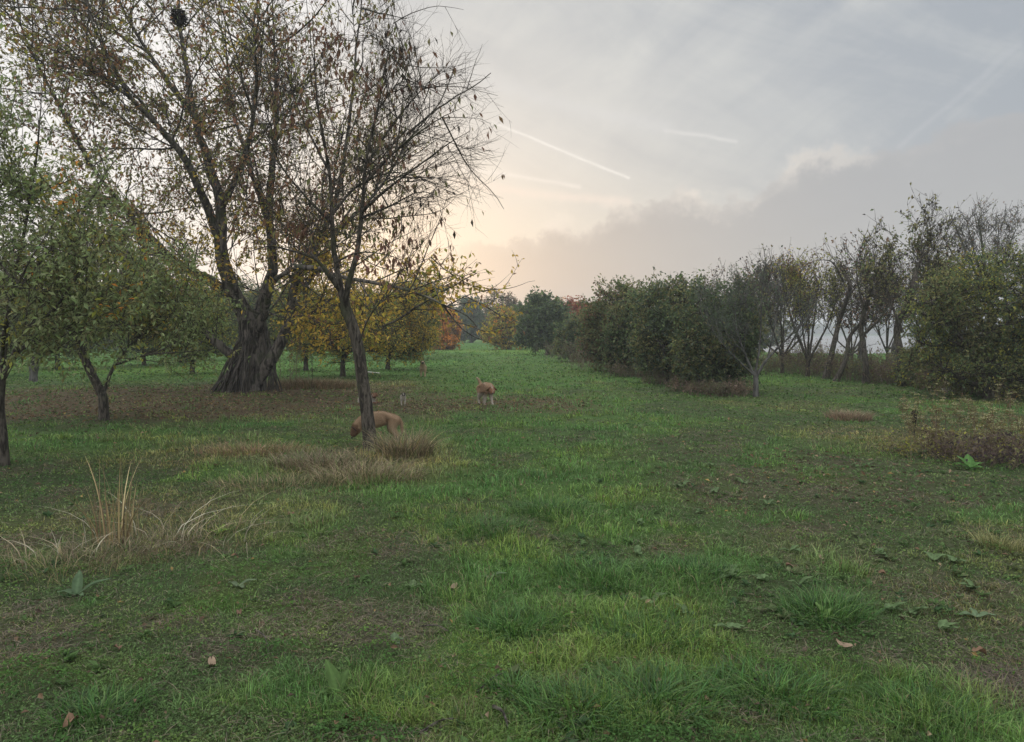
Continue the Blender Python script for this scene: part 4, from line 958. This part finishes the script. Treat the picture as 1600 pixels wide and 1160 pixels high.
# cut stump, posts and scraps
def stump():
    b = gp(52, 598); acc = Acc()
    q = resample([b - [0, 0, .05], b + [0.02, 0, .3], b + [0.05, 0, .62]], 9)
    root = empty('pollard_stump', b, 'short pale tree stump with a knobbly dark head', 'stump')
    tubes(acc, q[None], np.array([[.16, .13, .12, .115, .115, .12, .14, .15, .05]]), 12, .2); acc.obj('trunk', M_barkgrey, root, off=b, smooth=True)
    h = Acc(); n = 16; c = q[-1]; d = unit(rdir(n) + np.array([0, 0, .3])); tubes(h, np.stack([c + d * 0, c + d * .1, c + d * .2], 1), np.tile([.07, .055, .02], (n, 1)), 6)
    h.obj('knob', M_bark, root, off=b, smooth=True)
stump()
def post(px, py, h, lab):
    b = gp(px, py); acc = Acc(); q = np.stack([b + np.array([.02 * k, 0, h * k / 5 - .05]) for k in range(6)])
    tubes(acc, q[None], np.array([[.15, .14, .13, .14, .13, .04]]), 9, .25); o = acc.obj('broken_trunk', M_barkgrey, off=b, loc=tuple(b), smooth=True); tag(o, lab, 'stump')
post(1343, 590, 1.55, 'left of two grey broken trunks among the shore trees')
post(1395, 590, 1.45, 'right of two grey broken trunks among the shore trees')
M_pale = bark_mat('weathered_pale', (.42, .40, .36), (.62, .60, .55), 8)
def scrap(name, px, py, sx, sy, sz, rz, lab, cat):
    b = gp(px, py); import bmesh
    bm = bmesh.new(); bmesh.ops.create_cube(bm, size=1)
    bmesh.ops.subdivide_edges(bm, edges=bm.edges[:], cuts=3, use_grid_fill=True)
    for v in bm.verts:
        f = float(vn(v.co.x * 3 + 5, v.co.y * 3 + 5, v.co.z * 3 + px, 3)) - .5
        v.co *= 1 + .5 * f; v.co.x *= sx; v.co.y *= sy; v.co.z *= sz
    me = bpy.data.meshes.new(name); bm.to_mesh(me); bm.free()
    o = link(name, me, M_pale, loc=(b[0], b[1], b[2] + sz * .45)); o.rotation_euler = (0.1, .12, rz); tag(o, lab, cat)
scrap('pale_board', 584, 584, .46, .14, .05, .25, 'pale flat board lying in the grass beside the near trunk', 'board')
scrap('white_rock', 1482, 614, .34, .25, .18, .4, 'whitish stone at the dark foot of the right bushes', 'stone')

# ------------------------------------------------------------------ dry grass clumps and weeds
def clump(name, label, b, rx, ry, n, h0, h1, w0, w1, lean0, lean1, pal, group=None, cat='dry grass', arch=3):
    a = rng.uniform(0, 2 * pi, n); rr = rng.random(n) ** .6
    p = np.stack([b[0] + np.cos(a) * rr * rx, b[1] + np.sin(a) * rr * ry, np.zeros(n)], 1); p[:, 2] = height(p[:, 0], p[:, 1]) - .01
    a2 = a + rng.normal(0, .8, n); out = np.stack([np.cos(a2), np.sin(a2)], 1)
    n = n
    c = np.asarray(pal)[rng.choice(len(pal), n)] * rng.uniform(.45, 1.55, (n, 1))
    acc = Acc(); acc.add(*blades(p, out, rng.uniform(h0, h1, n), rng.uniform(w0, w1, n), rng.uniform(lean0, lean1, n), c, segs=5))
    b = np.array([b[0], b[1], H(b[0], b[1])]); o = acc.obj(name, M_grass, off=b, loc=tuple(b)); tag(o, label, cat, group); return o
TAN = [(.42, .32, .16), (.34, .25, .13), (.47, .38, .20), (.24, .17, .10)]
PNK = [(.32, .25, .16), (.26, .20, .13), (.22, .16, .11), (.14, .16, .065), (.11, .14, .05)]
MIX = [(.20, .20, .08), (.34, .27, .15), (.13, .17, .05), (.28, .22, .13)]
g = G(182, 850); clump('reed_clump', 'tall tan arching reed blades in the left foreground', g, .17, .16, 60, .3, .82, .007, .014, .05, .6, TAN, cat='reed')
clump('reed_clump', 'loose wide reed blades bending right beside the tall tan clump', G(265, 850), .75, .5, 42, .25, .66, .006, .012, .5, 1.9, [(.45, .42, .32), (.36, .32, .22), (.30, .24, .14)], cat='reed')
clump('reed_clump', 'low pale reed blades left of the tall tan clump', G(100, 875), .35, .3, 26, .2, .42, .006, .011, .4, 1.4, [(.40, .37, .27), (.34, .28, .18)], cat='reed')
clump('grass_clump', 'matted brown grass at the foot of the tan reeds', G(200, 865), .5, .4, 900, .05, .18, .003, .005, .3, 1.5, PNK)
clump('grass_clump', 'thin greenish grass left of the tan reeds', G(90, 890), .5, .4, 500, .06, .2, .003, .005, .3, 1.3, MIX)
clump('grass_clump', 'brown grass right of the tan reeds', G(330, 840), .6, .45, 600, .05, .17, .003, .005, .3, 1.3, PNK)
clump('grass_clump', 'feathery dry grass at the right of the near trunk', G(632, 716), .36, .34, 900, .20, .58, .006, .010, .3, 1.2, PNK + TAN[:1])
clump('grass_clump', 'straw coloured grass spilling in front of the near trunk', G(575, 750), .60, .42, 900, .10, .34, .005, .009, .4, 1.4, MIX + PNK[:2])
clump('grass_clump', 'dry brown grass left of the near trunk', G(505, 732), .6, .45, 900, .10, .34, .006, .010, .4, 1.4, PNK)
clump('grass_clump', 'rusty grass bank between the near trunk and the reeds', G(400, 708), .8, .45, 900, .06, .24, .006, .010, .3, 1.1, [(.34, .22, .13), (.28, .19, .11), (.2, .19, .08)])
clump('grass_clump', 'green and tan grass in front of the rusty bank', G(440, 760), .8, .5, 900, .05, .2, .005, .008, .3, 1.2, MIX)
clump('grass_clump', 'rusty brown grass tuft alone on the right of the meadow', G(1326, 655), .42, .35, 900, .12, .30, .007, .010, .3, .9, [(.27, .18, .12), (.21, .15, .10), (.30, .24, .15)])
clump('grass_clump', 'wide dry grass belt right of the thick trunk', G(485, 606), 1.3, 1.0, 3000, .15, .42, .009, .014, .3, 1.0, [(.26, .17, .10), (.22, .15, .09), (.14, .14, .06)])
clump('grass_clump', 'pale dry grass tuft at the right edge of the foreground', G(1565, 855), .18, .16, 380, .08, .2, .003, .005, .3, 1.1, [(.30, .28, .12), (.2, .22, .08)])
clump('grass_clump', 'mound of dead brown grass at the lower right corner', G(1575, 1075), .26, .2, 1300, .03, .10, .0025, .004, .8, 2.0, [(.20, .155, .125), (.14, .11, .09), (.10, .08, .07)])
# lush green tussocks
for i, (px, py, rx, h, lab) in enumerate([
    (1290, 960, .26, .17, 'bright green tussock right of centre in the foreground'), (1020, 1095, .30, .15, 'wide green tussock at the bottom centre'), (900, 1120, .26, .13, 'dark green tussock left of the bottom centre one'),
    (800, 975, .26, .13, 'green tussock in the middle foreground'), (1210, 1085, .30, .14, 'long bladed green tussock at the lower right'), (1450, 1120, .24, .12, 'light green tussock near the lower right corner'),
    (1010, 990, .30, .12, 'soft green tussock above the bottom centre one'), (940, 900, .34, .12, 'broad low green tussock near the picture centre'), (1080, 890, .34, .12, 'broad green tussock right of the picture centre'), (150, 1120, .2, .10, 'small green tussock in the lower left corner'),
    (640, 1100, .10, .09, 'small tuft of green grass beside the dock weed'), (800, 1085, .10, .10, 'small bright tuft at the edge of the matted patch'), (860, 800, .45, .13, 'low spreading tussock beyond the picture centre'), (760, 830, .40, .13, 'fresh green tussock right of the straw grass')]):
    clump('grass_tussock', lab, G(px, py), rx, rx * .9, int(900 * (rx / .28)), h * .35, h * 1.2, .004, .0072, .2, 1.5, [(.055, .15, .028), (.075, .17, .03), (.045, .12, .03), (.11, .19, .05)], 'green grass tussocks in the foreground', 'grass tussock')

# broad leaved weeds
def leafblade(L, W, curl, seg=8):
    V, F = [], []
    for i in range(seg + 1):
        t = i / seg; w = W * (sin(pi * min(1, t ** .75 * .96 + .04)) ** .8) * .5 + .004; x = L * t; z = L * (.25 * t - curl * t * t)
        for j in (-1, -.5, 0, .5, 1): V.append((x, j * w, z + abs(j) * w * .35 + .004 * sin(9 * t + 3 * j)))
    for i in range(seg):
        for j in range(4): k = i * 5 + j; F.append((k, k + 1, k + 6, k + 5))
    return np.array(V), np.array(F)
def weed(px, py, leaves, lab, c=(.085, .145, .045)):
    b = gp(px, py); root = empty('dock_weed', b, lab, 'weed', 'broad leaved weeds in the foreground')
    for (a, L, W, tilt, curl) in leaves:
        V, F = leafblade(L * 1.0, W * .9, curl); ca, sa = cos(tilt), sin(tilt)
        V = np.stack([V[:, 0] * ca - V[:, 2] * sa, V[:, 1], V[:, 0] * sa + V[:, 2] * ca + .01], 1)
        col_ = np.array(c)[None] * rng.uniform(.85, 1.15) * np.where(np.arange(len(V)) % 5 == 2, 1.35, 1.0)[:, None]
        me = mesh('leaf', V, [F], col_, smooth=True); o = link('leaf', me, M_weed, root); o.rotation_euler = (0, 0, a)
weed(527, 1088, [(2.2, .17, .060, .75, .25), (1.2, .12, .05, .7, .2), (.2, .12, .035, .3, .3), (-1.2, .10, .055, .1, .35), (-.3, .09, .03, .2, .3), (3.3, .08, .03, .3, .3)], 'dock weed with large upright leaves, bottom centre left')
weed(120, 935, [(1.9, .16, .06, .8, .2), (.6, .2, .035, .4, .3), (3.0, .13, .045, .15, .3), (-.6, .08, .03, .2, .3)], 'dock weed with pale upright leaf in the left foreground', (.11, .17, .09))
weed(372, 920, [(.5, .12, .035, .3, .3), (2.6, .09, .03, .2, .3), (-.8, .08, .03, .2, .3)], 'small pale dock weed right of the left foreground one', (.12, .16, .09))
weed(617, 1003, [(1.8, .055, .04, .6, .2), (.4, .05, .03, .3, .3), (-1.0, .05, .03, .2, .3)], 'tiny round leaved weed in the middle foreground', (.12, .17, .09))
weed(645, 915, [(1.6, .06, .04, .5, .2), (.0, .08, .03, .2, .3), (3, .05, .03, .2, .3)], 'small weed with curled leaves above the tiny round one', (.12, .17, .08))
weed(765, 905, [(.3, .12, .04, .25, .3), (2.9, .06, .03, .2, .3)], 'weed with one long pale leaf left of the green tussocks', (.12, .17, .09))
weed(1290, 968, [(2.0, .10, .04, .7, .2), (.8, .08, .03, .5, .2), (-.5, .08, .03, .3, .3)], 'light green weed growing out of the bright tussock', (.12, .20, .06))
weed(1525, 968, [(0, .11, .04, .15, .3), (3.1, .10, .04, .2, .3), (1.5, .07, .03, .4, .2)], 'flat pale weed at the right of the foreground', (.14, .20, .11))
weed(1515, 735, [(1.2, .22, .11, .7, .2), (2.2, .2, .10, .7, .2), (.2, .2, .10, .4, .3), (3.2, .2, .10, .4, .3), (-1, .16, .08, .3, .3)], 'bright green leafy weed in front of the umbel patch', (.10, .21, .06))
weed(340, 838, [(1.2, .10, .04, .6, .2), (.2, .10, .04, .4, .3), (2.6, .08, .03, .3, .3)], 'yellow green weed right of the tan reeds', (.17, .25, .06))
# small scattered broad leaves in the middle distance
for i in range(34):
    px, py = random.uniform(950, 1590), random.uniform(640, 1000)
    weed(px, py, [(random.uniform(0, 6.3), random.uniform(.06, .11), random.uniform(.03, .05), random.uniform(.1, .6), .25) for _ in range(4)], 'small pale leaved weed scattered in the right half of the meadow', (.12, .18, .08))

# umbel weeds on the right
def umbels():
    g = 'pale headed weeds on the right edge'
    protos = []
    for v in range(4):
        st = Acc(); h = .5 + .12 * v; N = 6
        q = np.stack([np.cumsum(rng.normal(0, .012, N)), np.cumsum(rng.normal(0, .012, N)), np.linspace(0, h, N)], 1)
        tubes(st, q[None], np.linspace(.006, .003, N)[None], 4)
        T, r = sprout(q[None], np.full((1, N), .004), 7, .12, .28, 4, .0025, up=.5, t0=.25); tubes(st, T, r, 3)
        hd = Acc(); tips = np.concatenate([T[:4, -1], q[-1:]])
        n = 26; p = rng.normal(size=(n, 3)) * [.032, .032, .006]
        hd.add(*quads(p, rdir(n), rdir(n) * .3 + [0, 0, 1.0], np.full(n, .022), np.full(n, .018), np.array([(.36, .33, .16), (.24, .25, .09), (.42, .38, .24)])[rng.choice(3, n)]))
        fo = Acc(); fo.add(*leaves_on(T, 7, .04, .09, .35, [(.10, .14, .045), (.17, .15, .06), (.14, .09, .05)], [.5, .3, .2]))
        root = empty('umbel_weed', (0, 0, 0), 'branched weed with small pale flower heads in the patch at the right edge', 'weed', g)
        s = st.obj('stem', M_stem, root); f = fo.obj('foliage', M_leaf, root); hh = hd.obj('flower_head', M_dead, root, loc=tuple(tips[0])); hs = [hh]
        for tp_ in tips[1:]: h2 = hh.copy(); COL.objects.link(h2); h2.parent = root; h2.location = tuple(tp_); hs.append(h2)
        protos.append((root, [s, f] + hs))
    first = [True] * 4
    for i in range(95):
        px, py = random.uniform(1405, 1625), random.uniform(632, 722)
        if px < 1405 + (py - 632) * .15: continue
        b = gp(px, py); v = i % 4; root, ch = protos[v]
        if first[v]: first[v] = False; r = root
        else:
            r = root.copy(); COL.objects.link(r)
            for c in ch: d = c.copy(); COL.objects.link(d); d.parent = r
        r.location = b; k = random.uniform(.4, .72); r.scale = (k * 1.2, k * 1.2, k); r.rotation_euler = (0, 0, random.uniform(0, 6.28))
umbels()
thicket('bramble', 'dark brown tangled bramble below the pale headed weeds', None, gp(1500, 712), 1.0, .36, 260, None, (3, .05, [(.17, .13, .09), YG, OLV, (.08, .06, .05)], [.3, .15, .35, .2]), lean=.9, w=.004)
thicket('bramble', 'dark purple brown bramble at the right edge of the meadow', None, gp(1590, 724), .9, .38, 240, None, (3, .05, [(.15, .11, .09), (.07, .05, .055), OLV], [.4, .3, .3]), lean=.9, w=.004)
def spike(px, py, h, lab):
    b = gp(px, py); acc = Acc(); N = 6; q = np.stack([b + np.array([.01 * k, 0, h * k / (N - 1)]) for k in range(N)])
    root = empty('dead_stalk', b, lab, 'weed'); tubes(acc, q[None], np.linspace(.007, .004, N)[None], 5); acc.obj('stem', M_twig, root, off=b)
    n = 60; a2 = Acc(); p = b + np.stack([rng.normal(0, .012, n), rng.normal(0, .012, n), h * rng.uniform(.55, 1.02, n)], 1)
    a2.add(*quads(p, rdir(n), rdir(n), np.full(n, .03), np.full(n, .02), np.tile([.03, .024, .02], (n, 1)))); a2.obj('seed_head', M_dead, root, off=b)
spike(1427, 690, .42, 'dark dead seed stalk left of the pale headed weeds')
spike(487, 612, .95, 'tall thin dead stalk standing right of the thick trunk')
spike(1444, 694, .24, 'shorter dark dead stalk left of the pale headed weeds')
thicket('twiggy_shrub', 'thin leafless shrub between the thick trunk and the dead stalk', None, gp(452, 604), .6, 1.5, 26, None, (2, .05, [BRN, OLV], [.6, .4]), lean=.35)

# fallen leaves and sticks lying near the camera
def fallen():
    g = 'single fallen leaves in the foreground'
    protos = []
    for v in range(4):
        V, F = leafblade(.085, .045, .1 + .15 * v); V[:, 2] += .02 * np.sin(V[:, 0] * 60 + v) * (V[:, 1] != 0)
        c = [(.22, .135, .085), (.16, .10, .065), (.30, .22, .15), (.12, .075, .05)][v]
        me = mesh('fallen_leaf', V, [F], np.tile(c, (len(V), 1)), smooth=True); me.materials.append(M_dead); protos.append(me)
    spots = [(1330, 1015, 'curled tan leaf lying right of centre in the foreground', 2), (1372, 900, 'brown leaf behind the bright green tussock', 0), (535, 1130, 'brown leaf below the dock weed', 1), (120, 1135, 'reddish leaf in the lower left corner', 0),
             (330, 1040, 'pale curled leaf in the left foreground', 2), (410, 975, 'dark twisted leaf left of the mossy patch', 3), (375, 957, 'slender brown leaf by the dark twisted one', 1), (1228, 886, 'flat brown leaf above the green tussock', 1),
             (1280, 872, 'pair-like curled leaf by a thin stem', 2), (1540, 1028, 'orange leaf near the lower right corner', 0), (1290, 1120, 'faded leaf at the bottom right', 2), (1315, 995, 'small dark leaf beside the curled tan one', 3), (185, 1025, 'brown leaf low in the left foreground', 1),
             (450, 812, 'yellow brown leaf below the straw grass', 0), (35, 885, 'pale yellow leaf at the left edge', 2), (555, 905, 'dull leaf at the dark thin patch', 1), (712, 915, 'tan leaf by the long pale weed leaf', 2)]
    for px, py, lab, v in spots:
        b = gp(px, py); o = bpy.data.objects.new('fallen_leaf', protos[v]); COL.objects.link(o); o.location = b + np.array([0, 0, .015])
        o.rotation_euler = (random.uniform(-.3, .3), random.uniform(-.6, .1), random.uniform(0, 6.28)); k = random.uniform(.6, .95); o.scale = (k, k * .8, k); tag(o, lab, 'leaf', g)
    for (p, q, r, lab) in [((655, 1155), (712, 1135), .006, 'bent grey stick at the bottom edge'), ((770, 1115), (795, 1158), .008, 'dark stick beside the bottom tussock'), ((745, 1090), (790, 1060), .005, 'short stick pointing at the small bright tuft'), ((655, 975), (700, 985), .005, 'forked twig on the mossy patch'), ((400, 990), (420, 1030), .004, 'thin pale curved stem in the left foreground')]:
        a, b = gp(*p), gp(*q); acc = Acc(); m = (a + b) / 2 + np.array([.01, .02, .03]); c = resample([a + [0, 0, .015], m, b + [0, 0, .02]], 7)
        tubes(acc, c[None], np.linspace(r, r * .5, 7)[None], 5); tag(acc.obj('stick', M_pole, off=a, loc=tuple(a)), lab, 'stick')
fallen()

# ------------------------------------------------------------------ dogs
def fur_mat():
    m, t, b, o = mat_base('dog_fur'); g = nnew(t, 'ShaderNodeTexCoord'); n = noise(t, g.outputs['Object'], 90.0, 4, .7); n2 = noise(t, g.outputs['Object'], 14.0, 3, .6)
    f = n * .5 + n2 * .5 + .5
    t.links.new(mix(t, 1.0, colattr(t), vcomb(t, f, f, f), 'MULTIPLY'), b.inputs['Base Color']); b.inputs['Roughness'].default_value = .85; b.inputs['Specular IOR Level'].default_value = .2
    bump(t, b, n, .8, .01); return m
M_fur = fur_mat()
mm, tt_, bb, _ = mat_base('dog_nose_and_eye'); bb.inputs['Base Color'].default_value = (.012, .010, .010, 1); bb.inputs['Roughness'].default_value = .3; M_nose = mm
def skin(nodes, edges, colf, name, parent):
    names = list(nodes); me = bpy.data.meshes.new('t'); me.from_pydata([nodes[k][0] for k in names], [(names.index(a), names.index(b)) for a, b in edges], [])
    o = bpy.data.objects.new('t', me); COL.objects.link(o); sm = o.modifiers.new('s', 'SKIN'); sm.use_smooth_shade = True
    for i, k in enumerate(names):
        r = nodes[k][1]; me.skin_vertices[0].data[i].radius = r if isinstance(r, tuple) else (r, r)
        me.skin_vertices[0].data[i].use_root = (i == 0)
    s = o.modifiers.new('u', 'SUBSURF'); s.levels = s.render_levels = 3
    dg = bpy.context.evaluated_depsgraph_get(); dg.update(); nm = bpy.data.meshes.new_from_object(o.evaluated_get(dg)); bpy.data.objects.remove(o); nm.name = name
    V = np.empty(len(nm.vertices) * 3, np.float32); nm.vertices.foreach_get('co', V); V = V.reshape(-1, 3)
    attr(nm, 'Col', colf(V)); nm.polygons.foreach_set('use_smooth', np.full(len(nm.polygons), True)); nm.materials.clear()
    o = link(name, nm, M_fur, parent)
    nf = len(nm.polygons); ct = np.empty(nf * 3, np.float32); nm.polygons.foreach_get('center', ct); ct = ct.reshape(-1, 3).astype(float)
    no = np.empty(nf * 3, np.float32); nm.polygons.foreach_get('normal', no); no = no.reshape(-1, 3).astype(float); ar = np.empty(nf, np.float32); nm.polygons.foreach_get('area', ar)
    k = rng.choice(nf, 15000, p=ar / ar.sum()); p = ct[k] + rng.normal(0, .004, (len(k), 3)); nn = no[k]
    fl = np.array([-.8, 0, -.55]); d = unit(nn * .45 + (fl - nn * (nn @ fl)[:, None]) + rdir(len(k)) * .25)
    L = rng.uniform(.010, .024, len(k)) * (.5 + .5 * (p[:, 2] > .2)); c = colf(p) * rng.uniform(.6, 1.35, (len(k), 1))
    q = Acc(); q.add(*quads(p - d * .003, d, nn, L, np.full(len(k), .0045), c)); q.obj('coat', M_dead, parent)
    return o
def ball(name, c, s, mat, parent, col=(.01, .01, .01), rot=None):
    import bmesh
    bm = bmesh.new(); bmesh.ops.create_uvsphere(bm, u_segments=14, v_segments=10, radius=1)
    for v in bm.verts: v.co.x *= s[0]; v.co.y *= s[1]; v.co.z *= s[2]
    me = bpy.data.meshes.new(name); bm.to_mesh(me); bm.free(); V = len(me.vertices); attr(me, 'Col', np.tile(col, (V, 1)))
    me.polygons.foreach_set('use_smooth', np.full(len(me.polygons), True)); o = link(name, me, mat, parent, c)
    if rot: o.rotation_euler = rot
    return o
def dog(b, rz, s, label, head, tail, colf, earc, pose=None, lying=False, dip=0.0):
    """head: list of 5 points (neck base, neck, skull, muzzle, nose) in dog space, x forward; tail: list of points"""
    root = empty('dog', b, label, 'dog', None, rz); root.scale = (s, s, s)
    n = {'rib': ((.05, 0, .445 - dip), (.115, .145)), 'loin': ((-.12, 0, .495), (.088, .100)), 'pelvis': ((-.27, 0, .46), (.105, .125)), 'chest': ((.19, 0, .44 - dip * 1.6), (.125, .155))}
    e = [('rib', 'loin'), ('loin', 'pelvis'), ('rib', 'chest')]
    hr = [.115, .098, .098, .060, .038]; prev = 'chest'
    nm = ['neckbase', 'neck', 'skull', 'muzzle', 'nosetip']
    for k, p, r in zip(nm, head, hr): n[k] = (p, r); e.append((prev, k)); prev = k
    prev = 'pelvis'
    for i, p in enumerate(tail): n['t%d' % i] = (p, (.042, .034, .028, .024, .018)[i]); e.append((prev, 't%d' % i)); prev = 't%d' % i
    ph = pose or (0, 0, 0, 0)
    for sgn, tg_, f, h in ((1, 'L', ph[0], ph[2]), (-1, 'R', ph[1], ph[3])):
        y = .085 * sgn
        n['sh' + tg_] = ((.20, .06 * sgn, .38), .080); n['el' + tg_] = ((.15, y, .26), .054); n['wr' + tg_] = ((.18 + f * .5, y, .13), .029); n['pw' + tg_] = ((.19 + f, y, .035), .027); n['to' + tg_] = ((.235 + f, y, .024), .032)
        e += [('chest', 'sh' + tg_), ('sh' + tg_, 'el' + tg_), ('el' + tg_, 'wr' + tg_), ('wr' + tg_, 'pw' + tg_), ('pw' + tg_, 'to' + tg_)]
        n['hp' + tg_] = ((-.27, .06 * sgn, .41), .110); n['kn' + tg_] = ((-.21 + h * .3, y, .28), .075); n['hk' + tg_] = ((-.33 + h * .5, y, .15), .036); n['hp2' + tg_] = ((-.31 + h * .8, y, .035), .031); n['ht' + tg_] = ((-.26 + h * .8, y, .024), .032)
        e += [('pelvis', 'hp' + tg_), ('hp' + tg_, 'kn' + tg_), ('kn' + tg_, 'hk' + tg_), ('hk' + tg_, 'hp2' + tg_), ('hp2' + tg_, 'ht' + tg_)]
    if lying:
        for k in list(n):
            (x, y, z), r = n[k]
            if k[:2] in ('el',): z, x = .10, x - .02
            elif k[:2] == 'wr': z, x = .04, x + .10
            elif k[:2] == 'pw': z, x = .03, x + .22
            elif k[:2] == 'to': z, x = .025, x + .25
            elif k[:2] == 'kn': z, x, y = .14, x + .08, y * 1.5
            elif k[:2] == 'hk': z, x, y = .05, x - .0, y * 1.7
            elif k[:3] == 'hp2': z, x, y = .03, x + .12, y * 1.7
            elif k[:2] == 'ht': z, x, y = .025, x + .16, y * 1.7
            elif k[:2] in ('hp', 'sh'): z -= .30
            else: z -= .32 if k not in nm else .26
            n[k] = ((x, y, z), r)
        head = [n[k][0] for k in nm]; 
    skin(n, e, colf, 'body', root)
    sk = Vector(head[2]); mz = Vector(head[4]); d = (mz - sk).normalized(); side = d.cross(Vector((0, 0, 1))).normalized(); upv = side.cross(d).normalized()
    for sg in (1, -1):
        c = sk + d * .060 + side * (.042 * sg) + upv * .040; ball('eye', c, (.012, .011, .011), M_nose, root)
        c = sk - d * .015 + side * (.080 * sg) + upv * .034
        o = ball('ear', c, (.042, .014, .068), M_fur, root, earc); o.rotation_euler = Vector((0, 0, 1)).rotation_difference((side * sg * .75 - upv * .75 + d * .1).normalized()).to_euler()
    ball('nose', mz + d * .012, (.018, .021, .016), M_nose, root)
    return root
def shade(base, fn):
    def f(V):
        V = V + (np.stack([vn(V[:, 0] * 30, V[:, 1] * 30, V[:, 2] * 30, q) for q in (1, 2, 3)], 1) - .5) * .07
        c = np.tile(np.array(base, float), (len(V), 1)); fn(V, c); return c
    return f
TANC = (.33, .225, .14)
# 1: tan dog sniffing behind the near tree
def c1(V, c):
    t = (ss(V[:, 0], .32, .38) * ss(V[:, 2], .42, .34))[:, None]; c[:] = c * (1 - t) + np.array((.15, .085, .05)) * t
    t = ss(V[:, 2], .20, .13)[:, None] * (V[:, 0] > .36)[:, None]; c[:] = c * (1 - t) + np.array((.05, .035, .03)) * t
    t = (ss(V[:, 2], .42, .32) * .35 * (V[:, 0] < .3))[:, None]; c[:] = c * (1 - t) + np.array((.38, .28, .18)) * t
b = gp(592, 695); dog(b, R(186), .82, 'tan dog sniffing the ground head down behind the slender near tree', [(.27, 0, .44), (.345, 0, .36), (.395, .0, .27), (.435, 0, .19), (.46, 0, .14)], [(-.34, 0, .46), (-.39, 0, .38), (-.40, 0, .28), (-.395, 0, .20)], shade(TANC, c1), (.06, .035, .025), (.05, -.06, -.04, .10), dip=.035)
# 2: ginger and white dog walking to the camera
def c2(V, c):
    w = ss(V[:, 2], .36, .27) ; w = np.maximum(w, ss(V[:, 0], -.44, -.50) * (V[:, 2] > .3)); w = np.maximum(w, ss(V[:, 0], .50, .53) * .5)
    w = np.where(V[:, 0] > .33, np.exp(-(V[:, 1] + .01) ** 2 / .0003) * .8, w); w = np.maximum(w, ss(V[:, 1], -.07, -.09) * (V[:, 2] > .6))
    c[:] = c * (1 - w[:, None]) + np.array((.42, .37, .31)) * w[:, None]
    t = (ss(V[:, 0], .36, .42) * (1 - w))[:, None]; c[:] = c * (1 - t) + np.array((.27, .14, .08)) * t
b = gp(759, 634); dog(b, R(-66), .82, 'ginger dog with white legs and white tipped tail walking towards the camera', [(.28, 0, .49), (.37, 0.01, .47), (.45, .0, .43), (.52, -.02, .385), (.555, -.03, .355)], [(-.35, 0, .54), (-.39, -.02, .62), (-.42, -.06, .69), (-.43, -.10, .72)], shade((.34, .225, .145), c2), (.15, .08, .05), (.09, -.05, -.07, .06))
# 3: distant fawn dog facing the camera
def c3(V, c):
    t = ss(V[:, 0], .42, .46)[:, None]; c[:] = c * (1 - t) + np.array((.06, .05, .045)) * t
b = gp(661, 589); dog(b, R(-85), .82, 'distant fawn dog with dark face standing under the yellow leaves', [(.25, 0, .52), (.30, 0, .60), (.36, 0, .66), (.44, 0, .64), (.49, 0, .62)], [(-.35, 0, .46), (-.40, 0, .38), (-.41, 0, .28)], shade((.42, .31, .20), c3), (.05, .04, .035), (.02, -.02, .02, -.02))
# 4: puppy
def c4(V, c):
    t = (ss(V[:, 0], .36, .39) * (np.abs(V[:, 1]) > .012))[:, None]; c[:] = c * (1 - t) + np.array((.04, .03, .03)) * t
b = gp(630, 633); dog(b, R(-80), .42, 'small white puppy with dark face standing in the leaf litter', [(.25, 0, .52), (.31, 0, .57), (.37, 0, .60), (.45, 0, .57), (.50, 0, .55)], [(-.35, 0, .50), (-.40, 0, .56), (-.44, 0, .60)], shade((.50, .46, .40), c4), (.04, .03, .03))
# 5: dog lying behind the near trunk
def c5(V, c):
    t = ((V[:, 0] > .33) & (np.abs(V[:, 1]) > .018)).astype(float)[:, None]; c[:] = c * (1 - t) + np.array((.20, .11, .07)) * t
b = gp(574, 630); dog(b, R(-25), .62, 'reddish and white dog lying in the litter half hidden by the near trunk', [(.25, 0, .50), (.32, -.03, .54), (.37, -.08, .56), (.40, -.15, .53), (.42, -.20, .51)], [(-.35, 0, .40), (-.42, .03, .36), (-.48, .06, .35)], shade((.42, .38, .33), c5), (.16, .08, .05), lying=True)

# ------------------------------------------------------------------ haze
def haze():
    import bmesh
    bm = bmesh.new(); bmesh.ops.create_cube(bm, size=1)
    for v in bm.verts: v.co.x *= 4700; v.co.y *= 4700; v.co.z = -4.2 if v.co.z < 0 else 19.0
    me = bpy.data.meshes.new('haze'); bm.to_mesh(me); bm.free()
    m = bpy.data.materials.new('haze'); m.use_nodes = True; t = m.node_tree; t.nodes.clear(); o = nnew(t, 'ShaderNodeOutputMaterial'); v = nnew(t, 'ShaderNodeVolumePrincipled')
    v.inputs['Color'].default_value = (.86, .90, .96, 1); v.inputs['Density'].default_value = .0013; v.inputs['Anisotropy'].default_value = .2
    t.links.new(v.outputs[0], o.inputs['Volume']); tag(link('haze', me, m), 'thin pale evening haze over the meadow and lake', 'haze', kind='stuff')
haze()
